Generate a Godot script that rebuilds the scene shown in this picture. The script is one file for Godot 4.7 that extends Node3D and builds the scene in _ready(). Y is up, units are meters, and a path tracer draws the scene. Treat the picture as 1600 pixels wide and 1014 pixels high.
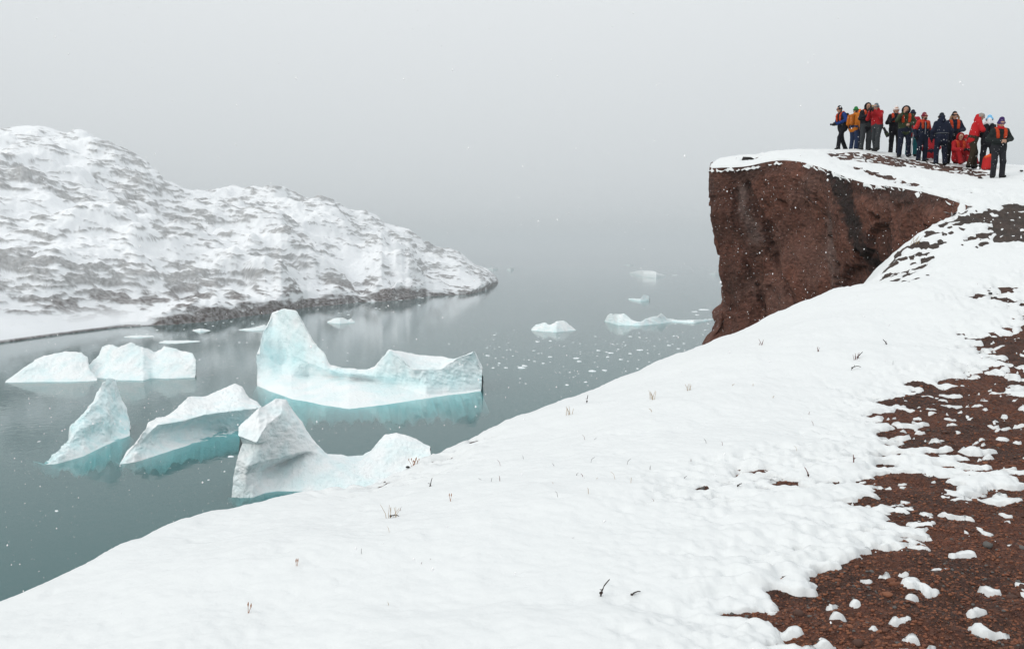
extends Node3D
# Snowy headland above a fjord with icebergs. Water level is y = 0, the eye is 40 m above it.

const F := 1200.0                 # focal length in photograph pixels
const EYE := Vector3(0, 40, 0)
const PITCH := -0.0873            # radians, looking slightly down
var rng := RandomNumberGenerator.new()
var M := {}                       # materials
var used := {}

# ------------------------------------------------------------------ basics
func ray(px: float, py: float) -> Vector3:
	return Basis(Vector3.RIGHT, PITCH) * Vector3((px - 800.0) / F, -(py - 507.0) / F, -1.0)

func at(px: float, py: float, d: float) -> Vector3:      # point at forward distance d
	var r := ray(px, py)
	return EYE + r * (d / -r.z)

func on_water(px: float, py: float) -> Vector3:
	var r := ray(px, py)
	return EYE + r * (EYE.y / -r.y)

func to_pixel(p: Vector3) -> Vector2:
	var q := Basis(Vector3.RIGHT, -PITCH) * (p - EYE)
	return Vector2(800.0 + F * q.x / -q.z, 507.0 - F * q.y / -q.z)

func numbered(called: String) -> String:
	if not used.has(called):
		used[called] = 0
		return called
	used[called] += 1
	return "%s_%03d" % [called, used[called]]

func tag(o: Node, label: String, category: String, group := "") -> Node:
	o.set_meta("label", label)
	o.set_meta("category", category)
	if group != "":
		o.set_meta("group", group)
	return o

func thing(called: String, label: String, category: String, pos := Vector3.ZERO, group := "") -> Node3D:
	var o := Node3D.new()
	o.name = numbered(called)
	add_child(o)
	o.position = pos
	tag(o, label, category, group)
	return o

func obj(called: String, m: Mesh, mat: Material, parent: Node = null) -> MeshInstance3D:
	var o := MeshInstance3D.new()
	o.mesh = m
	o.material_override = mat
	if parent == null:
		o.name = numbered(called)
		add_child(o)
	else:
		o.name = called
		parent.add_child(o, true)
	return o

func structure(called: String, m: Mesh, mat: Material) -> MeshInstance3D:
	var o := obj(called, m, mat)
	o.set_meta("kind", "structure")
	return o

func array_mesh(v: PackedVector3Array, n: PackedVector3Array, idx: PackedInt32Array, c := PackedColorArray(), uv := PackedVector2Array()) -> ArrayMesh:
	var a := []
	a.resize(Mesh.ARRAY_MAX)
	a[Mesh.ARRAY_VERTEX] = v
	a[Mesh.ARRAY_NORMAL] = n
	a[Mesh.ARRAY_INDEX] = idx
	if c.size():
		a[Mesh.ARRAY_COLOR] = c
	if uv.size():
		a[Mesh.ARRAY_TEX_UV] = uv
	var m := ArrayMesh.new()
	m.add_surface_from_arrays(Mesh.PRIMITIVE_TRIANGLES, a)
	return m

func smooth_normals(v: PackedVector3Array, idx: PackedInt32Array) -> PackedVector3Array:
	var n := PackedVector3Array()
	n.resize(v.size())
	for t in range(0, idx.size(), 3):
		var a := idx[t]
		var b := idx[t + 1]
		var c := idx[t + 2]
		var f := (v[c] - v[a]).cross(v[b] - v[a])
		n[a] += f
		n[b] += f
		n[c] += f
	for i in n.size():
		n[i] = n[i].normalized() if n[i].length_squared() > 1e-20 else Vector3.UP
	return n

func mesh_of(v: PackedVector3Array, idx: PackedInt32Array, c := PackedColorArray()) -> ArrayMesh:
	return array_mesh(v, smooth_normals(v, idx), idx, c)

func grid_index(nu: int, nv: int, flip := false, keep := PackedByteArray()) -> PackedInt32Array:
	var idx := PackedInt32Array()
	idx.resize((nu - 1) * (nv - 1) * 6)
	var w := 0
	var some := keep.size() > 0
	for j in nv - 1:
		for i in nu - 1:
			var a := j * nu + i
			if some and keep[a] == 0 and keep[a + 1] == 0 and keep[a + nu] == 0 and keep[a + nu + 1] == 0:
				continue
			idx[w] = a
			if flip:
				idx[w + 1] = a + nu
				idx[w + 2] = a + 1
				idx[w + 3] = a + 1
				idx[w + 4] = a + nu
				idx[w + 5] = a + nu + 1
			else:
				idx[w + 1] = a + 1
				idx[w + 2] = a + nu
				idx[w + 3] = a + 1
				idx[w + 4] = a + nu + 1
				idx[w + 5] = a + nu
			w += 6
	idx.resize(w)
	return idx

func noise(seed: int, freq: float, octaves := 4, kind := FastNoiseLite.TYPE_SIMPLEX, ridged := false) -> FastNoiseLite:
	var n := FastNoiseLite.new()
	n.seed = seed
	n.noise_type = kind
	n.frequency = freq
	n.fractal_type = (FastNoiseLite.FRACTAL_RIDGED if ridged else FastNoiseLite.FRACTAL_FBM) if octaves > 1 else FastNoiseLite.FRACTAL_NONE
	n.fractal_octaves = octaves
	return n

func noise_texture(seed: int, freq: float, octaves: int, lo: Color, hi: Color, size := 512, kind := FastNoiseLite.TYPE_SIMPLEX, normal := false, strength := 4.0) -> NoiseTexture2D:
	var t := NoiseTexture2D.new()
	t.width = size
	t.height = size
	t.seamless = true
	t.noise = noise(seed, freq, octaves, kind)
	if normal:
		t.as_normal_map = true
		t.bump_strength = strength
	else:
		var g := Gradient.new()
		g.set_color(0, lo)
		g.set_color(1, hi)
		t.color_ramp = g
	return t

func lin(r: float, g: float, b: float) -> Color:           # linear base colour to the sRGB that albedo_color wants
	return Color(r, g, b).linear_to_srgb()

func plain(color: Color, rough := 0.9, spec := 0.4) -> StandardMaterial3D:
	var m := StandardMaterial3D.new()
	m.albedo_color = color
	m.roughness = rough
	m.metallic_specular = spec
	return m

func tube(pts: Array, radii: Array, sides := 6) -> Array:  # [vertices, indices] of a swept tube with end caps
	var v := PackedVector3Array()
	var idx := PackedInt32Array()
	var n := pts.size()
	for i in n:
		var dir: Vector3 = (pts[mini(i + 1, n - 1)] - pts[maxi(i - 1, 0)]).normalized()
		var side := dir.cross(Vector3.UP if absf(dir.y) < 0.9 else Vector3.RIGHT).normalized()
		var up := side.cross(dir)
		for k in sides:
			var a := TAU * k / sides
			v.append(pts[i] + (side * cos(a) + up * sin(a)) * radii[i])
	for i in n - 1:
		for k in sides:
			var a := i * sides + k
			var b := i * sides + (k + 1) % sides
			idx.append_array([a, b, a + sides, b, b + sides, a + sides])
	for e in 2:
		var c := v.size()
		v.append(pts[0 if e == 0 else n - 1])
		var base := 0 if e == 0 else (n - 1) * sides
		for k in sides:
			if e == 0:
				idx.append_array([c, base + (k + 1) % sides, base + k])
			else:
				idx.append_array([c, base + k, base + (k + 1) % sides])
	return [v, idx]

func merged(shapes: Array) -> ArrayMesh:
	var v := PackedVector3Array()
	var idx := PackedInt32Array()
	for s in shapes:
		var off := v.size()
		v.append_array(s[0])
		for k in s[1]:
			idx.append(k + off)
	return mesh_of(v, idx)

# ------------------------------------------------------------------ the near ground: heights
const GX0 := -50.0
const GD0 := -16.0
const GS := 0.25
const GNX := 540
const GND := 300
var gh := PackedFloat32Array()      # height above the eye's level
var gs := PackedFloat32Array()      # signed distance outside the edge
var gc := PackedFloat32Array()      # 1 where the nearest edge is the cliff's rim
var gb := PackedFloat32Array()      # bareness
var edge: PackedVector2Array
var rim_from := 0
var rim_to := 0

# photograph pixel and forward distance of points on the ground
const CONTROL := [
	[1600,1014,3.15],[1200,1014,3.2],[1400,850,4.25],[1580,850,4.25],[1560,700,6.2],[1400,700,6.4],[1560,600,8.2],[1350,600,8.8],
	[1590,520,10.3],[1400,520,11.0],[1590,440,12.8],[1450,430,13.5],[1590,385,14.4],[1590,330,16.5],[1590,300,19.0],[1560,280,22.0],
	[1480,300,20.5],[1530,264,25.0],[1450,253,27.0],[1400,244,28.0],[1315,238,30.0],[1220,239,28.6],[1150,249,27.6],
	[1900,300,17.5],[1900,262,24.0],[1900,450,11.0],[1900,700,6.0],[2000,1014,3.3],
	[1000,1014,3.25],[700,1014,3.45],[350,1014,3.85],[0,1014,4.4],[1000,850,4.5],[700,850,4.9],[400,900,4.8],[200,880,5.6],
	[1000,700,6.9],[850,750,6.3],[600,800,6.3],[1100,600,9.6],[950,640,9.5],[1250,520,11.5]]
const EDGE := [[0,945,5.2],[150,868,6.0],[300,811,7.0],[430,784,7.6],[560,765,8.1],[620,738,8.7],[680,705,9.3],[760,672,10.1],[850,640,11.2],[1000,580,12.8],
	[1110,538,14.0],[1180,513,14.4],[1215,487,14.6],[1300,458,15.0],[1350,441,15.2],[1385,420,15.4],[1404,396,15.7],[1412,374,16.0],[1440,356,16.3],[1480,339,16.7],[1518,320,17.0]]
const RIM := [[1450,301,18.6],[1400,291,20.1],[1350,285,21.5],[1300,266,22.9],[1260,254,24.2],[1210,250,25.2],[1165,262,26.0],[1113,263,27.0]]

func control_points() -> Array:
	var c := []
	for p in CONTROL + EDGE + RIM:
		c.append(at(p[0], p[1], p[2]) - EYE)
	for p in [[13, 3.2, 38], [22, 2.8, 38], [35, 2.4, 36], [45, 2.0, 20], [45, 0.0, 5], [45, -1.5, -10], [8, -1.6, 0], [0, -1.6, 0], [0, -1.6, -10], [20, -1.6, -12], [-6, -2.5, -4], [9.5, 3.6, 34]]:
		c.append(Vector3(p[0], p[1], -p[2]))
	return c

func make_ground_fields() -> void:
	# thin-plate spline through the control points, evaluated once on a coarse grid
	var c := control_points()
	var n := c.size()
	var w := n + 3
	var a := []
	for i in w:
		var row := PackedFloat64Array()
		row.resize(w + 1)
		a.append(row)
	for i in n:
		for j in n:
			var r2: float = Vector2(c[i].x - c[j].x, c[i].z - c[j].z).length_squared()
			a[i][j] = 0.5 * r2 * log(r2 + 1e-9) + (0.15 if i == j else 0.0)
		a[i][n] = 1.0
		a[i][n + 1] = c[i].x
		a[i][n + 2] = c[i].z
		a[n][i] = 1.0
		a[n + 1][i] = c[i].x
		a[n + 2][i] = c[i].z
		a[i][w] = c[i].y
	for k in w:
		var best := k
		for r in range(k + 1, w):
			if absf(a[r][k]) > absf(a[best][k]):
				best = r
		var swap = a[k]
		a[k] = a[best]
		a[best] = swap
		for r in w:
			if r != k:
				var m: float = a[r][k] / a[k][k]
				if m != 0.0:
					for q in range(k, w + 1):
						a[r][q] -= m * a[k][q]
	var s := PackedFloat64Array()
	for k in w:
		s.append(a[k][w] / a[k][k])
	var cx := PackedFloat32Array()
	var cz := PackedFloat32Array()
	for p in c:
		cx.append(p.x)
		cz.append(p.z)
	# the edge of the ridge in (x, distance)
	edge = PackedVector2Array([Vector2(-12, -20), Vector2(-8.5, -6), Vector2(-6.2, 0), Vector2(-4.8, 3.2)])
	for p in EDGE:
		var q := at(p[0], p[1], p[2])
		edge.append(Vector2(q.x, -q.z))
	rim_from = edge.size() - 1
	for p in RIM:
		var q := at(p[0], p[1], p[2])
		edge.append(Vector2(q.x, -q.z))
	for p in [[7.35, 28.3], [8.4, 30.6], [10.2, 34.0], [13, 38.5], [18, 42], [30, 45], [85, 52]]:
		edge.append(Vector2(p[0], p[1]))
	rim_to = edge.size() - 1
	var poly := edge.duplicate()
	poly.append(Vector2(90, 60))
	poly.append(Vector2(90, -20))
	gh.resize(GNX * GND)
	gs.resize(GNX * GND)
	gc.resize(GNX * GND)
	# coarse evaluation of the spline every metre, cubic in between
	for j in GND:
		var d := GD0 + j * GS
		for i in GNX:
			var x := GX0 + i * GS
			var o := j * GNX + i
			var p := Vector2(x, d)
			var best := 1e9
			var seg := 0
			for k in edge.size() - 1:
				var e := edge[k + 1] - edge[k]
				var q := p - edge[k]
				var t := clampf(q.dot(e) / e.length_squared(), 0.0, 1.0)
				var dist := (q - e * t).length_squared()
				if dist < best:
					best = dist
					seg = k
			best = sqrt(best)
			var inside := Geometry2D.is_point_in_polygon(p, poly)
			gs[o] = -best if inside else best
			gc[o] = 1.0 if seg >= rim_from else 0.0
	var stride := 4
	var ch := {}
	for j in range(0, GND + stride, stride):
		for i in range(0, GNX + stride, stride):
			var x := clampf(GX0 + i * GS, -9.0, 40.0)
			var z := -clampf(GD0 + j * GS, -14.0, 42.0)
			var h := s[n] + s[n + 1] * x + s[n + 2] * z
			for k in n:
				var dx := x - cx[k]
				var dz := z - cz[k]
				var r2 := dx * dx + dz * dz + 1e-9
				h += s[k] * 0.5 * r2 * log(r2)
			ch[Vector2i(i / stride, j / stride)] = h
	for j in GND:
		for i in GNX:
			var fi := float(i) / stride
			var fj := float(j) / stride
			var i0 := int(fi)
			var j0 := int(fj)
			var rows := []
			for q in range(-1, 3):
				var v := []
				for p in range(-1, 3):
					v.append(ch[Vector2i(clampi(i0 + p, 0, (GNX + stride - 1) / stride), clampi(j0 + q, 0, (GND + stride - 1) / stride))])
				rows.append(cubic_interpolate(v[1], v[2], v[0], v[3], fi - i0))
			gh[j * GNX + i] = cubic_interpolate(rows[1], rows[2], rows[0], rows[3], fj - j0)

func bilinear(g: PackedFloat32Array, x: float, d: float) -> float:
	var fi := clampf((x - GX0) / GS, 0.0, GNX - 1.001)
	var fj := clampf((d - GD0) / GS, 0.0, GND - 1.001)
	var i := int(fi)
	var j := int(fj)
	var u := fi - i
	var v := fj - j
	var o := j * GNX + i
	return (g[o] * (1.0 - u) + g[o + 1] * u) * (1.0 - v) + (g[o + GNX] * (1.0 - u) + g[o + GNX + 1] * u) * v

func top_height(x: float, d: float) -> float:       # smooth land surface without the drop, in world metres
	return EYE.y + bilinear(gh, x, d)

func land_height(x: float, d: float) -> float:
	var h := top_height(x, d)
	var s := bilinear(gs, x, d)
	if s > -1.0:
		var c := bilinear(gc, x, d)
		var q := maxf(0.0, s + 0.25)
		var soft := q * q / (q + 0.55) * 1.35
		var cut := maxf(0.0, s + 0.9) * 60.0
		h -= lerpf(soft, cut, c)
	return maxf(h, -3.0)

func hit_ground(px: float, py: float) -> Vector3:
	var r := ray(px, py)
	r /= -r.z
	var d := 2.0
	while d < 60.0:
		var p := EYE + r * d
		if p.y < land_height(p.x, d):
			break
		d += 0.05
	var q := EYE + r * d
	return Vector3(q.x, land_height(q.x, d), -d)

# bare ground, traced in the photograph; the last number says how bare it is
const BARE := [
	[[[1195,1040],[1225,985],[1245,945],[1300,905],[1345,882],[1398,866],[1392,825],[1368,795],[1375,760],[1362,735],[1400,705],[1385,690],[1402,660],[1388,622],[1445,607],[1490,596],[1540,590],[1570,560],[1535,545],[1535,520],[1600,515],[1700,505],[2100,600],[2300,1100]], 0.55],
	[[[1488,342],[1520,334],[1560,326],[1620,322],[1800,318],[1900,360],[1700,380],[1600,378],[1560,378],[1525,380],[1545,358]], 0.35],
	[[[1290,242],[1330,238],[1400,246],[1460,254],[1520,265],[1550,276],[1520,276],[1450,264],[1380,259],[1310,250]], 0.16],
	[[[1140,251],[1180,247],[1185,251],[1145,256]], 0.05],
	[[[1365,442],[1385,425],[1410,395],[1416,374],[1500,340],[1530,352],[1460,372],[1440,420],[1420,440]], -0.09],
	[[[1330,270],[1400,288],[1520,318],[1530,312],[1420,283],[1340,264]]  , -0.01],
	[[[1530,460],[1600,455],[1600,475],[1540,478]], -0.12],
	[[[560,768],[640,742],[690,705],[720,698],[670,740],[600,768]], -0.14],
	[[[1392,704],[1440,699],[1485,706],[1515,716],[1548,737],[1592,760],[1588,768],[1545,766],[1510,776],[1480,765],[1440,752],[1398,738]], 9.0],
	[[[1560,598],[1600,590],[1600,615],[1570,612]], 9.0],
	[[[1140,770],[1200,757],[1262,742],[1266,752],[1200,768],[1150,778]], -0.17],
]
const BX0 := -4.0
const BD0 := 1.0
const BS := 0.08
const BNX := 300
const BND := 390
func make_bare_field() -> void:
	gb.resize(BNX * BND)
	gb.fill(-3.0)
	for b in BARE:
		var poly := PackedVector2Array()
		var lo := Vector2(1e9, 1e9)
		var hi := -lo
		for p in b[0]:
			var q := hit_ground(p[0], p[1]) if p[1] < 1015 and p[0] < 1620 else Vector3.ZERO
			if q == Vector3.ZERO:
				var r := ray(p[0], p[1])
				var dd: float = clampf(1.6 / maxf(0.04, r.y / r.z), 1.5, 16.0) if p[1] > 402 else 17.0
				q = EYE + r * (dd / -r.z)
			poly.append(Vector2(q.x, -q.z))
			lo = lo.min(poly[-1])
			hi = hi.max(poly[-1])
		lo -= Vector2(3, 3)
		hi += Vector2(3, 3)
		for j in range(maxi(0, int((lo.y - BD0) / BS)), mini(BND, int((hi.y - BD0) / BS) + 1)):
			for i in range(maxi(0, int((lo.x - BX0) / BS)), mini(BNX, int((hi.x - BX0) / BS) + 1)):
				var p := Vector2(BX0 + i * BS, BD0 + j * BS)
				var best := 1e9
				for k in poly.size():
					var a := poly[k]
					var e := poly[(k + 1) % poly.size()] - a
					var t := clampf((p - a).dot(e) / maxf(e.length_squared(), 1e-9), 0.0, 1.0)
					best = minf(best, (p - a - e * t).length_squared())
				best = sqrt(best)
				if not Geometry2D.is_point_in_polygon(p, poly):
					best = -best
				var o := j * BNX + i
				if b[1] > 5.0:
					gb[o] = minf(gb[o], maxf(-best, -0.35)) if best > -0.3 else gb[o]
				else:
					gb[o] = maxf(gb[o], minf(best, b[1]))

func bareness(x: float, d: float) -> float:
	var fi := clampf((x - BX0) / BS, 0.0, BNX - 1.001)
	var fj := clampf((d - BD0) / BS, 0.0, BND - 1.001)
	var i := int(fi)
	var j := int(fj)
	var u := fi - i
	var v := fj - j
	var o := j * BNX + i
	return (gb[o] * (1.0 - u) + gb[o + 1] * u) * (1.0 - v) + (gb[o + BNX] * (1.0 - u) + gb[o + BNX + 1] * u) * v

var n_big := noise(3, 0.35, 3)
var n_lump := noise(5, 2.2, 3)
var n_fine := noise(7, 9.0, 3)
var n_edge := noise(11, 1.6, 4)
var n_spot := noise(13, 3.2, 2)
var n_soil := noise(17, 4.0, 4)
var n_pit := noise(19, 1.3, 1, FastNoiseLite.TYPE_CELLULAR)

func snow_depth(x: float, d: float) -> float:
	var b := bareness(x, d)
	if b < -1.2:
		return 0.075
	var n := 0.30 * n_edge.get_noise_2d(x * 0.8, d * 1.3) + 0.16 * n_spot.get_noise_2d(x * 1.2 + 40.0, d * 1.8) + 0.07 * n_fine.get_noise_2d(x, d) + 0.10 * n_fine.get_noise_2d(x * 0.3 + 20.0, d * 1.2)
	var q := -b + n * 1.15 - 0.02
	if b > 0.12:
		var isle := (n_spot.get_noise_2d(x * 0.8 - 70.0, d * 1.5) - 0.60) * 0.5 + 0.20 * n_fine.get_noise_2d(x * 0.7, d * 0.9)
		if isle > q:
			return 0.024 * minf(1.0, sqrt(isle / 0.12)) if isle > 0.0 else maxf(-0.05, isle * 0.5)
	if q > 0.0:
		return 0.024 * sqrt(minf(1.0, q / 0.06)) + 0.051 * smoothstep(0.0, 0.7, q) - 0.006 * absf(n_fine.get_noise_2d(x * 1.7, d * 1.7)) * (1.0 - minf(1.0, q / 0.3))
	return maxf(-0.05, q * 0.5)

func soil_relief(x: float, d: float) -> float:
	return 0.035 * n_soil.get_noise_2d(x * 0.5, d * 0.5) + 0.012 * n_fine.get_noise_2d(x, d)

func surface_height(x: float, d: float) -> float:    # what a boot stands on
	var t := snow_depth(x, d)
	return land_height(x, d) + soil_relief(x, d) + maxf(0.0, t)

func make_ground() -> void:
	# columns fan out and rows widen with distance, so that pieces stay small near the path and coarse far off
	var cols := PackedFloat32Array()
	var t := -1.02
	var left := []
	var step := 0.0042
	while t > -14.0:
		step *= 1.13
		t -= step
		left.push_front(t)
	for k in left:
		cols.append(k)
	t = -1.02
	while t < 0.86:
		cols.append(t)
		t += 0.0025 if t > 0.08 and t < 0.58 else 0.0045
	step = 0.0042
	while t < 4.0:
		cols.append(t)
		step *= 1.12
		t += step
	var rows := PackedFloat32Array()
	var d := -14.0
	while d < 1.2:
		rows.append(d)
		d += 0.7
	d = 1.2
	while d < 52.0:
		rows.append(d)
		d += (0.0036 if d < 8.0 and d > 2.4 else 0.0056) * (d + 1.5) if d < 34.0 else 1.0
	var nu := cols.size()
	var nv := rows.size()
	var v := PackedVector3Array()
	var c := PackedColorArray()
	var sv := PackedVector3Array()
	var keep := PackedByteArray()
	v.resize(nu * nv)
	c.resize(nu * nv)
	sv.resize(nu * nv)
	keep.resize(nu * nv)
	var red := Color(0.170, 0.066, 0.039)
	var dark := Color(0.090, 0.041, 0.027)
	var grey := Color(0.075, 0.060, 0.050)
	for j in nv:
		var dd := rows[j]
		var spread := maxf(dd, 1.2) + 2.2
		for i in nu:
			var x := cols[i] * spread
			var o := j * nu + i
			var base := land_height(x, dd)
			var s := bilinear(gs, x, dd)
			var rel := soil_relief(x, dd)
			var y := base + rel
			v[o] = Vector3(x, y, -dd)
			var m := n_edge.get_noise_2d(x * 0.55 + 90.0, dd * 0.55) * 1.6
			var col := red.lerp(dark, clampf(0.45 + m, 0.0, 1.0))
			col = col.lerp(grey, clampf((dd - 11.0) / 3.0, 0.0, 0.85) if dd < 20.0 else 0.25)
			var fine := 1.0 + 0.5 * n_fine.get_noise_2d(x * 2.3, dd * 2.3)
			c[o] = Color(col.r * fine, col.g * fine, col.b * fine)
			var th := snow_depth(x, dd)
			if s > 0.35:
				th = minf(th, 0.09 - (s - 0.35) * 0.02)
			var cl := bilinear(gc, x, dd)
			if cl > 0.3 and s > -0.05:
				th = minf(th, 0.05 - maxf(0.0, s) * 0.4)
			if th > 0.0:
				keep[o] = 1
			var lump := 0.0
			if th > 0.02:
				var full := clampf(th / 0.09, 0.0, 1.0)
				lump = full * (0.065 * n_big.get_noise_2d(x, dd) + (0.0075 * n_lump.get_noise_2d(x, dd) + 0.0022 * n_fine.get_noise_2d(x, dd)) * smoothstep(-0.35, 0.35, n_big.get_noise_2d(x * 0.9 + 60.0, dd * 0.9)))
				var pit := n_pit.get_noise_2d(x, dd) 
				lump -= full * 0.02 * smoothstep(-0.9, -0.995, pit)
			var bed := base
			var sx := x
			var sd := dd
			if cl > 0.3 and s < 3.0:
				bed = top_height(x, dd)
				var lip := 0.10 + 0.10 * n_spot.get_noise_2d(x * 2.0, dd * 2.0)
				if s > lip:                        # the snow ends in a clean lip at the rim
					var g := Vector2(bilinear(gs, x + 0.1, dd) - bilinear(gs, x - 0.1, dd), bilinear(gs, x, dd + 0.1) - bilinear(gs, x, dd - 0.1))
					g = g.normalized() * (s - lip)
					sx = x - g.x
					sd = dd - g.y
					bed = top_height(sx, sd) - 0.05
			sv[o] = Vector3(sx, bed + rel * (0.4 if th > 0.0 else 1.0) + th + lump - (0.0 if th > 0.0 else 0.004), -sd)
	var idx := grid_index(nu, nv, true)
	structure("ground", array_mesh(v, smooth_normals(v, idx), idx, c), M.soil)
	var sidx := grid_index(nu, nv, true, keep)
	structure("snow_cover", array_mesh(sv, smooth_normals(sv, sidx), sidx), M.snow)

# ------------------------------------------------------------------ the cliff
func make_cliff() -> void:
	var curve := Curve2D.new()
	var line := PackedVector2Array()
	for k in range(rim_from, edge.size() - 2):
		line.append(edge[k])
	# even steps along the rim
	var total := 0.0
	for k in line.size() - 1:
		curve.add_point(line[k])
	curve.add_point(line[-1])
	total = curve.get_baked_length()
	var nu := 420
	var nv := 240
	var depth := 15.0
	var pts := PackedVector2Array()
	for i in nu:
		var f := float(i) / (nu - 1)
		var along := minf(f / 0.78, 1.0) * 18.5 + maxf(0.0, f - 0.78) / 0.22 * (total - 18.5)
		pts.append(curve.sample_baked(along))
	for r in 6:                                    # round the corners off
		var q := pts.duplicate()
		for i in range(1, nu - 1):
			q[i] = pts[i] * 0.5 + (pts[i - 1] + pts[i + 1]) * 0.25
		pts = q
	var big := noise(31, 0.22, 2)
	var fold := noise(33, 0.55, 3, FastNoiseLite.TYPE_SIMPLEX, true)
	var mid := noise(35, 1.4, 4)
	var fine := noise(37, 6.0, 3)
	var plate := noise(41, 0.42, 1, FastNoiseLite.TYPE_CELLULAR)
	plate.cellular_return_type = FastNoiseLite.RETURN_CELL_VALUE
	plate.cellular_distance_function = FastNoiseLite.DISTANCE_MANHATTAN
	var crack := noise(39, 0.5, 1, FastNoiseLite.TYPE_CELLULAR)
	crack.cellular_return_type = FastNoiseLite.RETURN_DISTANCE2_SUB
	# stains, and grooves darkened to paint in some of their shade, traced in the photograph, put on the rim's vertical sheet: [pixels, half width m, how dark, groove depth m]
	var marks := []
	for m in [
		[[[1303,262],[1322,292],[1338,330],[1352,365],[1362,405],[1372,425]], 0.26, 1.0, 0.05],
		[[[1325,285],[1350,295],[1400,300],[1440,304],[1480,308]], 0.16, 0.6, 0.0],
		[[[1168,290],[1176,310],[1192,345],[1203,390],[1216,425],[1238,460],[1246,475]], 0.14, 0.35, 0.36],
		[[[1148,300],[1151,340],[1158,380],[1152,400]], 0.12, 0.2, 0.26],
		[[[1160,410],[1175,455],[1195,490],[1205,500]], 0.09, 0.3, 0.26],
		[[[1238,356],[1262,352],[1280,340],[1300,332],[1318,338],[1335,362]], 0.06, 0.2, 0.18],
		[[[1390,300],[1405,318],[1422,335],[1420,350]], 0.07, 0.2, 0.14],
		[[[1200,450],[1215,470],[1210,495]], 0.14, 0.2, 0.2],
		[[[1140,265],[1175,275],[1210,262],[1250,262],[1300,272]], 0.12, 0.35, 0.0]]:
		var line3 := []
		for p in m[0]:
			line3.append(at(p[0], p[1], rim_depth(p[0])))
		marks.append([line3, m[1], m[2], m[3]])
	var pale := []
	for p in [[1290,345],[1300,400],[1305,440],[1308,470]]:
		pale.append(at(p[0], p[1], rim_depth(p[0])))
	var pale2 := []
	for p in [[1158,300],[1172,350],[1180,370]]:
		pale2.append(at(p[0], p[1], rim_depth(p[0])))
	var v := PackedVector3Array()
	var c := PackedColorArray()
	for j in nv:
		for i in nu:
			var t := (pts[mini(i + 1, nu - 1)] - pts[maxi(i - 1, 0)]).normalized()
			var out := Vector3(-t.y, 0, -t.x)          # to the left of the rim's run: towards the fjord
			var p2 := pts[i]
			var y0 := top_height(p2.x, p2.y)
			var q := Vector3(p2.x, y0, -p2.y)
			var down := pow(float(j - 2) / (nv - 3), 1.25) * depth if j >= 2 else 0.0
			var base := q + Vector3.DOWN * down
			var off := 0.10 + 0.30 * big.get_noise_3dv(base) * minf(down, 1.5)
			off += 0.15 * fold.get_noise_3d(base.x * 1.3, base.y * 0.5, base.z * 1.3) * minf(1.0, down * 2.0)
			off += (0.05 * mid.get_noise_3dv(base) + 0.02 * fine.get_noise_3dv(base)) * minf(1.0, down * 3.0 + 0.3)
			off -= 0.06 * maxf(0.0, 0.12 - (crack.get_noise_3d(base.x, base.y * 0.6, base.z) + 1.0)) * 5.0
			off += 0.19 * plate.get_noise_3d(base.x + 0.4 * mid.get_noise_3dv(base), base.y * 0.55, base.z) * minf(1.0, down * 2.0)
			off -= minf(down, 5.2) * 0.09
			var far := smoothstep(26.0, 27.2, p2.y)
			off -= 0.16 * far * smoothstep(0.2, 2.0, down)
			off += far * 0.5 * smoothstep(5.3, 6.3, down + 0.6 * big.get_noise_3dv(base * 3.0))   # buttress at the foot of the corner
			var stain_and_shade := 0.0
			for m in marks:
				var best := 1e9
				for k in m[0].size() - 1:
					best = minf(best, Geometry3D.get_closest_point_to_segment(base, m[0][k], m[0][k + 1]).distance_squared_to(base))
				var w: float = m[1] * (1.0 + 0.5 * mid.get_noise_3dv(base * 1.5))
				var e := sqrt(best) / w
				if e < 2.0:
					stain_and_shade = maxf(stain_and_shade, m[2] * smoothstep(1.9, 0.6, e + 0.9 * fine.get_noise_3dv(base * 0.6)))
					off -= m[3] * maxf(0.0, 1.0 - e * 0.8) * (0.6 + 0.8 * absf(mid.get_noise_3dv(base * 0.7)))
			var grey := 0.0
			for pl in [pale, pale2]:
				var best := 1e9
				for k in pl.size() - 1:
					best = minf(best, Geometry3D.get_closest_point_to_segment(base, pl[k], pl[k + 1]).distance_squared_to(base))
				grey = maxf(grey, smoothstep(0.40, 0.05, sqrt(best) + 0.15 * fine.get_noise_3dv(base)))
			if j == 0:
				base = q - out * 1.3
				base.y = top_height(base.x, -base.z) - 0.05
				off = 0.0
			elif j == 1:
				base = q + Vector3.DOWN * 0.02
			v.append(base + out * off)
			var tone := 0.5 + 0.9 * mid.get_noise_3d(base.x * 0.5, base.y * 0.35, base.z * 0.5)
			var col := Color(0.195, 0.082, 0.056).lerp(Color(0.115, 0.050, 0.035), clampf(tone, 0.0, 1.0))
			col = col.lerp(Color(0.15, 0.085, 0.068), clampf(0.8 * big.get_noise_3dv(base * 2.0 + Vector3(50, 0, 0)) + 0.1, 0.0, 0.6))
			col = col.lerp(Color(0.17, 0.125, 0.112), 0.7 * grey)
			col = col.lerp(Color(0.016, 0.012, 0.011), stain_and_shade * 0.92)
			var g := 1.0 + 0.4 * fine.get_noise_3dv(base * 1.7) + 0.25 * plate.get_noise_3d(base.x, base.y * 0.55, base.z)
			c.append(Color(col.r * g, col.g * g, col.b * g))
	var idx := grid_index(nu, nv, true)
	structure("cliff", array_mesh(v, smooth_normals(v, idx), idx, c), M.rock)

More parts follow.
